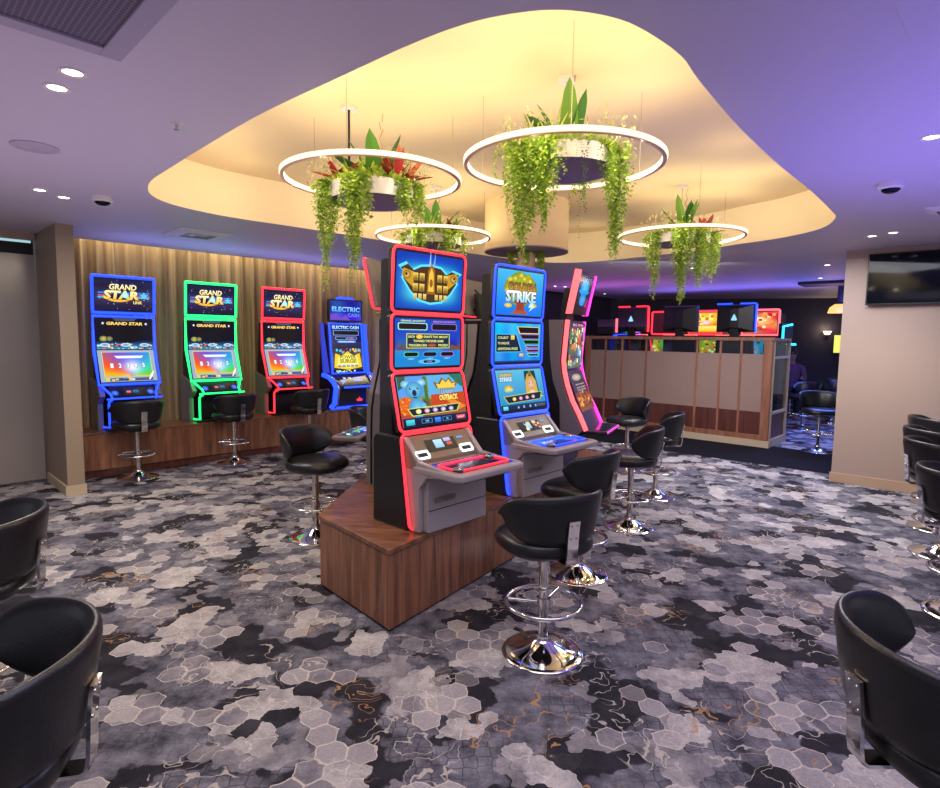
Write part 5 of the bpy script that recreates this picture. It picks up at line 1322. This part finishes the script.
def planter(x, y, zb, zt, r, label, seed, clumps, red, strings=(), rod=None):
    rg = random.Random(seed)
    t = empty('hanging_planter', (x, y, zb), 0, label, 'planter', 'hanging planters in the ceiling recess')
    H = zt - zb
    MB().lathe([(r, 0), (r, H), (r - 0.012, H), (r - 0.012, 0.02)], 44, cap=False).build('drum', M['white'], t)
    MB().lathe([(0.0, 0.004), (r - 0.002, 0.004), (r - 0.002, 0.012), (0, 0.012)], 44).build('drum_base', mat('grey_violet_base', S(120, 112, 140), 0.5), t)
    rx, ry = rod or (0.02, 0.06)
    MB().tube([(rx, ry, H), (rx, ry, REC - zb)], 0.008 if rod else 0.004, 8).build('rod', M['black'] if rod else M['steel'], t)
    MB().lathe([(0, REC - zb - 0.02), (0.05, REC - zb - 0.02), (0.05, REC - zb), (0, REC - zb)], 20, cx=rx, cy=ry).build('ceiling_rose', M['white'], t)
    mb = MB()
    for k in range(5): mb.tube([(0.05 + 0.006 * math.sin(k * 2), 0.02, H + 0.22 + 0.045 * k), (0.05 + 0.012 * math.cos(k * 3), 0.02, H + 0.265 + 0.045 * k)], 0.004, 5)
    mb.build('dried_tendril', M['skirt'], t)
    # soil mound with dense small foliage
    fm = MB()
    for k in range(620):
        a = rg.uniform(0, 6.28); q = r * math.sqrt(rg.random()) * 1.12
        pos = Vector((q * math.cos(a), q * math.sin(a), H - 0.02 + 0.14 * (1 - (q / r) ** 2 * 0.8) * rg.random()))
        d = Vector((math.cos(a) * 0.8, math.sin(a) * 0.8, rg.uniform(-0.1, 1))).normalized(); sd = d.cross(Vector((0, 0, 1))).normalized() * 0.012
        l = rg.uniform(0.03, 0.06); fm.add([pos, pos + d * l * .5 + sd, pos + d * l, pos + d * l * .5 - sd], [(0, 1, 2, 3)], 0, leafcol(rg, GREENS + [(206, 210, 150), (196, 190, 150)]))
    fm.build('foliage', M['leaf'], t, smooth=None)
    blade_plant(rg, (0.03, 0, H + 0.0), 8, 0.37, 0.062, [(70, 130, 56), (90, 150, 60), (60, 110, 60), (120, 170, 70)], (0.2, 1.1)).build('broad_leaf_plant', M['leaf'], t, smooth=60)
    for k in range(3):
        a = rg.uniform(0, 6.28); blade_plant(rg, (0.17 * math.cos(a), 0.17 * math.sin(a), H), 22, 0.22, 0.007, [(170, 190, 80), (200, 210, 110), (150, 176, 70)], (0.3, 1.4)).build('grass_tuft', M['leaf'], t, smooth=60)
    for a in red:
        blade_plant(rg, (r * 0.78 * math.cos(R(a)), r * 0.78 * math.sin(R(a)), H + 0.01), 9, 0.20, 0.032, [(206, 80, 56), (176, 50, 56), (214, 110, 80), (150, 60, 60)], (0.2, 1.25)).build('red_bromeliad', M['leaf'], t, smooth=60)
    for k in range(2):
        a = R(200 + 140 * k + rg.uniform(-20, 20)); wm = MB()
        for j in range(150):
            b = a + rg.gauss(0, 0.35); q = r * rg.uniform(0.7, 1.5); pos = Vector((q * math.cos(b), q * math.sin(b), H + 0.02 + rg.uniform(0, 0.16) - 0.12 * max(0, q / r - 1)))
            d = Vector((rg.uniform(-1, 1), rg.uniform(-1, 1), rg.uniform(-.3, 1))).normalized(); sd = d.cross(Vector((0, 0, 1))).normalized() * 0.006
            wm.add([pos, pos + d * .02 + sd, pos + d * .036, pos + d * .02 - sd], [(0, 1, 2, 3)], 0, leafcol(rg, [(226, 222, 180), (210, 206, 160), (190, 190, 130)]))
        tag(wm.build('pale_spray', M['leaf'], t, smooth=None), kind='stuff')
    for (a, L, ns, sp) in clumps:
        vine(rg, ((r + 0.0) * math.cos(R(a)), (r + 0.0) * math.sin(R(a)), H), L, ns, sp).build('trailing_vine', M['leaf'], t, smooth=None)
    for (a, L) in strings:
        vine(rg, ((r + 0.0) * math.cos(R(a)), (r + 0.0) * math.sin(R(a)), H), L, 2, 0.006, [(96, 120, 60), (120, 140, 70)], 0.016).build('string_of_leaves', M['leaf'], t, smooth=None)
RZ = 2.62
ring_light(-0.625, 3.72, RZ, 0.54, 'ring light nearest the left, above the red framed machine')
planter(-0.625, 3.72, 2.48, 2.575, 0.265, 'hanging planter with red bromeliads inside the left ring light', 3, [(205, 0.68, 18, 0.028), (258, 0.64, 34, 0.042), (318, 0.32, 16, 0.03), (350, 0.30, 20, 0.035), (20, 0.3, 14, 0.03), (170, 0.46, 14, 0.03)], (205, 322, 345), rod=(-0.17, 0.12))
ring_light(0.50, 3.33, RZ, 0.54, 'largest looking ring light at the front, above the GOLDEN STRIKE machine')
planter(0.50, 3.33, 2.575, 2.665, 0.275, 'hanging planter with long green vines inside the front ring light', 8, [(218, 0.66, 44, 0.05), (244, 0.52, 34, 0.04), (345, 0.66, 26, 0.035), (318, 0.36, 14, 0.03), (60, 0.3, 12, 0.03)], (), ((190, 0.58), (278, 0.62), (286, 0.5), (300, 0.36), (70, 0.4)))
ring_light(-0.375, 5.74, RZ, 0.545, 'ring light behind and between the two front ones')
planter(-0.375, 5.74, 2.53, 2.62, 0.27, 'hanging planter half hidden behind the red framed machine', 12, [(250, 0.34, 34, 0.06), (300, 0.36, 30, 0.06), (210, 0.3, 16, 0.04), (20, 0.3, 14, 0.04)], (340,))
ring_light(1.96, 5.57, RZ, 0.56, 'ring light on the right, in front of the partition')
planter(1.96, 5.57, 2.545, 2.63, 0.27, 'hanging planter with shaggy vines inside the right ring light', 17, [(205, 0.66, 18, 0.03), (255, 0.68, 34, 0.05), (285, 0.58, 26, 0.04), (330, 0.48, 24, 0.045), (10, 0.44, 14, 0.03), (150, 0.4, 14, 0.03)], (345,))

# round column with its drum collar
t = empty('round_column', (0.59, 6.42, 0), 0, 'round cream column with a wide drum collar rising from the island', 'column')
MB().lathe([(0, 0.487), (0.10, 0.487), (0.10, 2.58), (0, 2.58)], 28).build('shaft', M['recess'], t)
MB().lathe([(0.45, 2.585), (0.45, REC)], 48, cap=False).build('collar', M['recess'], t)
MB().lathe([(0.0, 2.575), (0.452, 2.575), (0.452, 2.588), (0, 2.588)], 48).build('collar_base', mat('mauve_grey_soffit', S(140, 128, 140), 0.5), t)
rg = random.Random(5)
for a, L, ns in ((200, 0.34, 16), (262, 0.26, 12), (330, 0.46, 18), (100, 0.3, 10)):
    v_ = vine(rg, (0.15 * math.cos(R(a)), 0.15 * math.sin(R(a)), 2.57), L, ns, 0.022); v_.v = [(x, y, min(z, 2.573)) for x, y, z in v_.v]
    v_.build('trailing_vine', M['leaf'], t, smooth=None)

# ------------------------------------------------------------------ ceiling fittings
DL = [(-1.63, 2.46, 'nearer of the two round downlights at the upper left'), (-1.80, 2.61, 'further of the two round downlights at the upper left'),
      (-3.22, 4.43, 'left downlight of the pair near the dome camera on the left'), (-3.20, 4.66, 'right downlight of the pair near the dome camera on the left'),
      (3.95, 5.85, 'left downlight of the pair above the television'), (4.02, 5.66, 'right downlight of the pair above the television'),
      (2.34, 3.07, 'downlight at the upper right edge of the photo'), (4.86, 8.06, 'nearer downlight over the gap beside the taupe wall'),
      (5.75, 9.7, 'further downlight over the gap beside the taupe wall'), (1.68, 11.8, 'left downlight of the distant pair right of the GOLDEN STRIKE topper'),
      (1.90, 11.9, 'right downlight of the distant pair right of the GOLDEN STRIKE topper'), (2.53, 8.2, 'downlight just beyond the recess behind the right planter'),
      (3.2, 8.6, 'downlight beyond the right planter vines'), (3.1, 13.6, 'tiny distant downlight beyond the pink machine')]
dl0 = None
for x, y, lb in DL:
    if dl0 is None:
        dl0 = empty('downlight', (x, y, CEIL), 0)
        MB().lathe([(0.036, -0.004), (0.050, -0.006), (0.052, 0.0), (0.036, 0.0)], 28, cap=False).build('trim_ring', M['white'], dl0)
        MB().lathe([(0.0, -0.0015), (0.037, -0.0015), (0.037, -0.0005), (0, -0.0005)], 28).build('lens', M['down'], dl0)
        o = dl0
    else: o = copy_tree(dl0); o.location = (x, y, CEIL)
    o['label'] = lb; o['category'] = 'downlight'; o['group'] = 'recessed downlights'
def dome(x, y, lb):
    t = empty('dome_camera', (x, y, CEIL), 0, lb, 'camera', 'ceiling dome cameras')
    MB().lathe([(0, 0), (0.072, 0), (0.074, -0.03), (0.06, -0.04), (0, -0.04)][::-1], 28).build('housing', M['white'], t)
    MB().lathe([(0.055, -0.038), (0.052, -0.048), (0.038, -0.060), (0.018, -0.066), (0, -0.067)], 28).build('dome_lens', M['tv'], t)
dome(-2.88, 4.63, 'dark dome camera on the ceiling above the left machines'); dome(2.76, 3.94, 'dome camera on the ceiling above the television')
t = MB().lathe([(0, 0.001), (0.115, 0.001), (0.118, -0.004), (0.11, -0.008), (0, -0.009)][::-1], 40).build('ceiling_speaker', mat('mauve_speaker_mesh', S(182, 172, 190), 0.6, bump=(220, 0.3)), loc=(-2.50, 3.42, CEIL)); tag(t, 'flat round speaker disc on the ceiling at the left', 'speaker')
t = empty('sprinkler', (-1.49, 3.02, CEIL), 0, 'small sprinkler head on the ceiling left of the recess', 'sprinkler')
MB().lathe([(0, 0), (0.03, 0), (0.028, -0.006), (0, -0.006)][::-1], 16).build('rose', M['white'], t); MB().lathe([(0, -0.006), (0.008, -0.006), (0.006, -0.03), (0.016, -0.032), (0, -0.034)][::-1], 12).build('deflector', M['steel'], t)
# big return air grille at the top left
t = empty('air_grille', (-1.35, 2.32, CEIL), R(-44), 'large square egg crate air grille in the ceiling at the top left corner', 'vent')
for (x0, y0, x1, y1) in ((0, -1.3, 1.3, -1.225), (0, -0.075, 1.3, 0), (0, -1.225, 0.075, -0.075), (1.225, -1.225, 1.3, -0.075)):
    MB().box(x0, y0 if True else 0, -0.022, x1, y1, -0.0).build('frame', mat('grille_frame', S(172, 164, 184), 0.5) if x0 == 0 and y0 == -1.3 and x1 == 1.3 else bpy.data.materials['grille_frame'], t, smooth=None, bevel=0.004)
MB().box(0.075, -1.225, -0.012, 1.225, -0.075, -0.002).build('egg_crate', M['grille'], t, smooth=None)
def diffuser(x, y, rot, s_, lb, nm='air_diffuser'):
    t = empty(nm, (x, y, CEIL), R(rot), lb, 'vent', 'ceiling air vents')
    MB().box(-s_, -s_, -0.012, s_, s_, 0).build('frame', M['white'], t, smooth=None, bevel=0.003)
    for k in range(4):
        a = s_ * (0.85 - 0.2 * k); b = a - 0.03
        rings = [[(p_, q_, z) for p_, q_ in ((-c, -c), (c, -c), (c, c), (-c, c))] for c, z in ((a, -0.012), (a - 0.05 * s_ / 0.25, -0.03), (a - 0.07 * s_ / 0.25, -0.03), (b, -0.012))]
        MB().loops(rings, cap=False).build('vane', M['sidegrey'] if k % 2 else M['white'], t, smooth=None)
diffuser(-2.88, 6.22, 46, 0.26, 'square air diffuser on the ceiling in front of the curtain')
diffuser(3.72, 4.62, -44, 0.15, 'small square ceiling vent at the right edge above the television')
t = empty('access_panel', (1.53, 2.14, CEIL), R(-44), 'pale ceiling access panel at the top right corner', 'panel')
MB().box(0, -0.6, -0.007, 0.6, 0, -0.001).build('door', M['ceil'], t, smooth=None, bevel=0.003)
struct('trim_3', MB().box(-0.6, -0.3, -0.05, 0.6, 0.3, 0), M['wall_dark'], 'dark lowered ceiling panel near the amber pendant', loc=(6.4, 10.2, CEIL - 0.001), rotz=R(-40), smooth=None)

# ------------------------------------------------------------------ lights
def area(loc, rot, sx, sy, power, c, spread=None):
    l = bpy.data.lights.new('area_lamp', 'AREA'); l.shape = 'RECTANGLE'; l.size = sx; l.size_y = sy; l.energy = power; l.color = c
    if spread: l.spread = R(spread)
    o = bpy.data.objects.new('area_lamp', l); col.objects.link(o); o.location = loc; o.rotation_euler = rot; return o
def point(loc, power, c, r=0.1):
    l = bpy.data.lights.new('point_lamp', 'POINT'); l.energy = power; l.color = c; l.shadow_soft_size = r
    o = bpy.data.objects.new('point_lamp', l); col.objects.link(o); o.location = loc; return o
def spot(loc, power, c, ang=80, r=0.05):
    l = bpy.data.lights.new('spot_lamp', 'SPOT'); l.energy = power; l.color = c; l.spot_size = R(ang); l.spot_blend = 0.8; l.shadow_soft_size = r
    o = bpy.data.objects.new('spot_lamp', l); col.objects.link(o); o.location = loc; return o
WARM = (1.0, 0.80, 0.42)
# cove glow: small lamps round the rim of the recess
for k in range(0, nC, 8):
    p = cove[k]; q = Vector((0.3, 5.2))
    d = (q - Vector((p.x, p.y))).normalized() * 0.5
    point((p.x + d.x, p.y + d.y, 2.82), 2.2, (1.0, 0.82, 0.46), 0.25)
for x, y, lb in DL: spot((x, y, CEIL - 0.03), 26 if y < 10 else 14, (1.0, 0.88, 0.74), 110)
for x, y in ((-0.625, 3.72), (0.50, 3.33), (-0.375, 5.74), (1.96, 5.57)):
    area((x, y, 2.73), (R(180), 0, 0), 1.1, 1.1, 3.0, WARM)
    for k in range(5): point((x + 0.47 * math.cos(k * 1.2566 + 0.5), y + 0.47 * math.sin(k * 1.2566 + 0.5), RZ), 2.0, (1.0, 0.84, 0.60), 0.03)
# curtain wash from the pocket
area(W(3.2, -0.45, 2.96), (0, 0, R(EA)), 6.2, 0.08, 40, (1.0, 0.80, 0.46))
# added unseen lamps standing in for the machines' coloured spill on the ceiling
VIO = (0.30, 0.22, 1.0)
area((3.2, 2.6, 1.6), (R(180), 0, 0), 3.0, 3.0, 44, VIO)
area((-2.4, 3.2, 1.2), (R(180), 0, 0), 3.4, 2.6, 20, (0.8, 0.6, 0.85))
area((5.6, 11.2, 1.9), (R(180), 0, R(-43)), 4.5, 1.0, 36, (0.12, 0.16, 1.0))
area((2.6, 11.5, 1.9), (R(180), 0, R(-43)), 2.0, 0.8, 10, (0.6, 0.15, 0.8))
area(W(2.0, 0.3, 2.2), (R(180), 0, R(EA)), 3.5, 0.4, 7, (0.25, 0.3, 1.0))
area((6.3, 9.9, 2.6), (0, 0, R(-43)), 1.6, 1.2, 90, (0.08, 0.2, 1.0))  # added lamp facing down, tints the far carpet blue; no fitting there
point((6.75, 11.0, 2.0), 6, (1.0, 0.5, 0.15), 0.1)
q = on_back(0.609, 1.95, 0.25); point(q, 5, (1.0, 0.7, 0.45), 0.06)
# added fill lamps without fittings, for carpet, left side and partition fabric
area((0.6, 1.2, 2.62), (0, 0, 0), 3.5, 1.6, 40, (0.86, 0.84, 1.0))
area((3.5, 5.7, 2.62), (0, 0, 0), 1.0, 1.6, 58, (0.86, 0.88, 1.0))
area((-2.8, 4.4, 2.62), (0, 0, R(46)), 1.8, 1.0, 40, (1.0, 0.92, 0.84))

area((2.7, 7.7, 2.62), (R(20), 0, R(0)), 1.8, 0.6, 52, (0.85, 0.85, 1.0))
w = bpy.data.worlds.new('room_ambience'); sc.world = w; w.use_nodes = True
bg = w.node_tree.nodes['Background']; bg.inputs[0].default_value = (0.64, 0.61, 0.72, 1); bg.inputs[1].default_value = 0.5

# ------------------------------------------------------------------ camera
cd = bpy.data.cameras.new('camera'); co = bpy.data.objects.new('camera', cd); col.objects.link(co)
F_PX, PITCH, ROLL, CY = 580.36, 0.0909094, 0.0133321, 390.298
cp, sp, cr, sr = math.cos(PITCH), math.sin(PITCH), math.cos(ROLL), math.sin(ROLL)
R0 = Vector((1, 0, 0)); U0 = Vector((0, sp, cp)); FW = Vector((0, cp, -sp))
rt = R0 * cr + U0 * sr; up = U0 * cr - R0 * sr
mw = Matrix.Identity(4)
for i in range(3): mw[i][0] = rt[i]; mw[i][1] = up[i]; mw[i][2] = -FW[i]
mw[0][3], mw[1][3], mw[2][3] = 0, 0, 1.65
co.matrix_world = mw
cd.sensor_fit = 'HORIZONTAL'; cd.sensor_width = 36.0; cd.lens = F_PX / 940 * 36.0
cd.shift_y = (CY - 394.0) / 940
cd.clip_start = 0.05
sc.camera = co
sc.view_settings.view_transform = 'Standard'
sc.view_settings.look = 'None'
sc.view_settings.exposure = 0.2
try:
    sc.cycles.use_denoising = True; sc.cycles.max_bounces = 8; sc.cycles.sample_clamp_indirect = 6.0
except Exception: pass
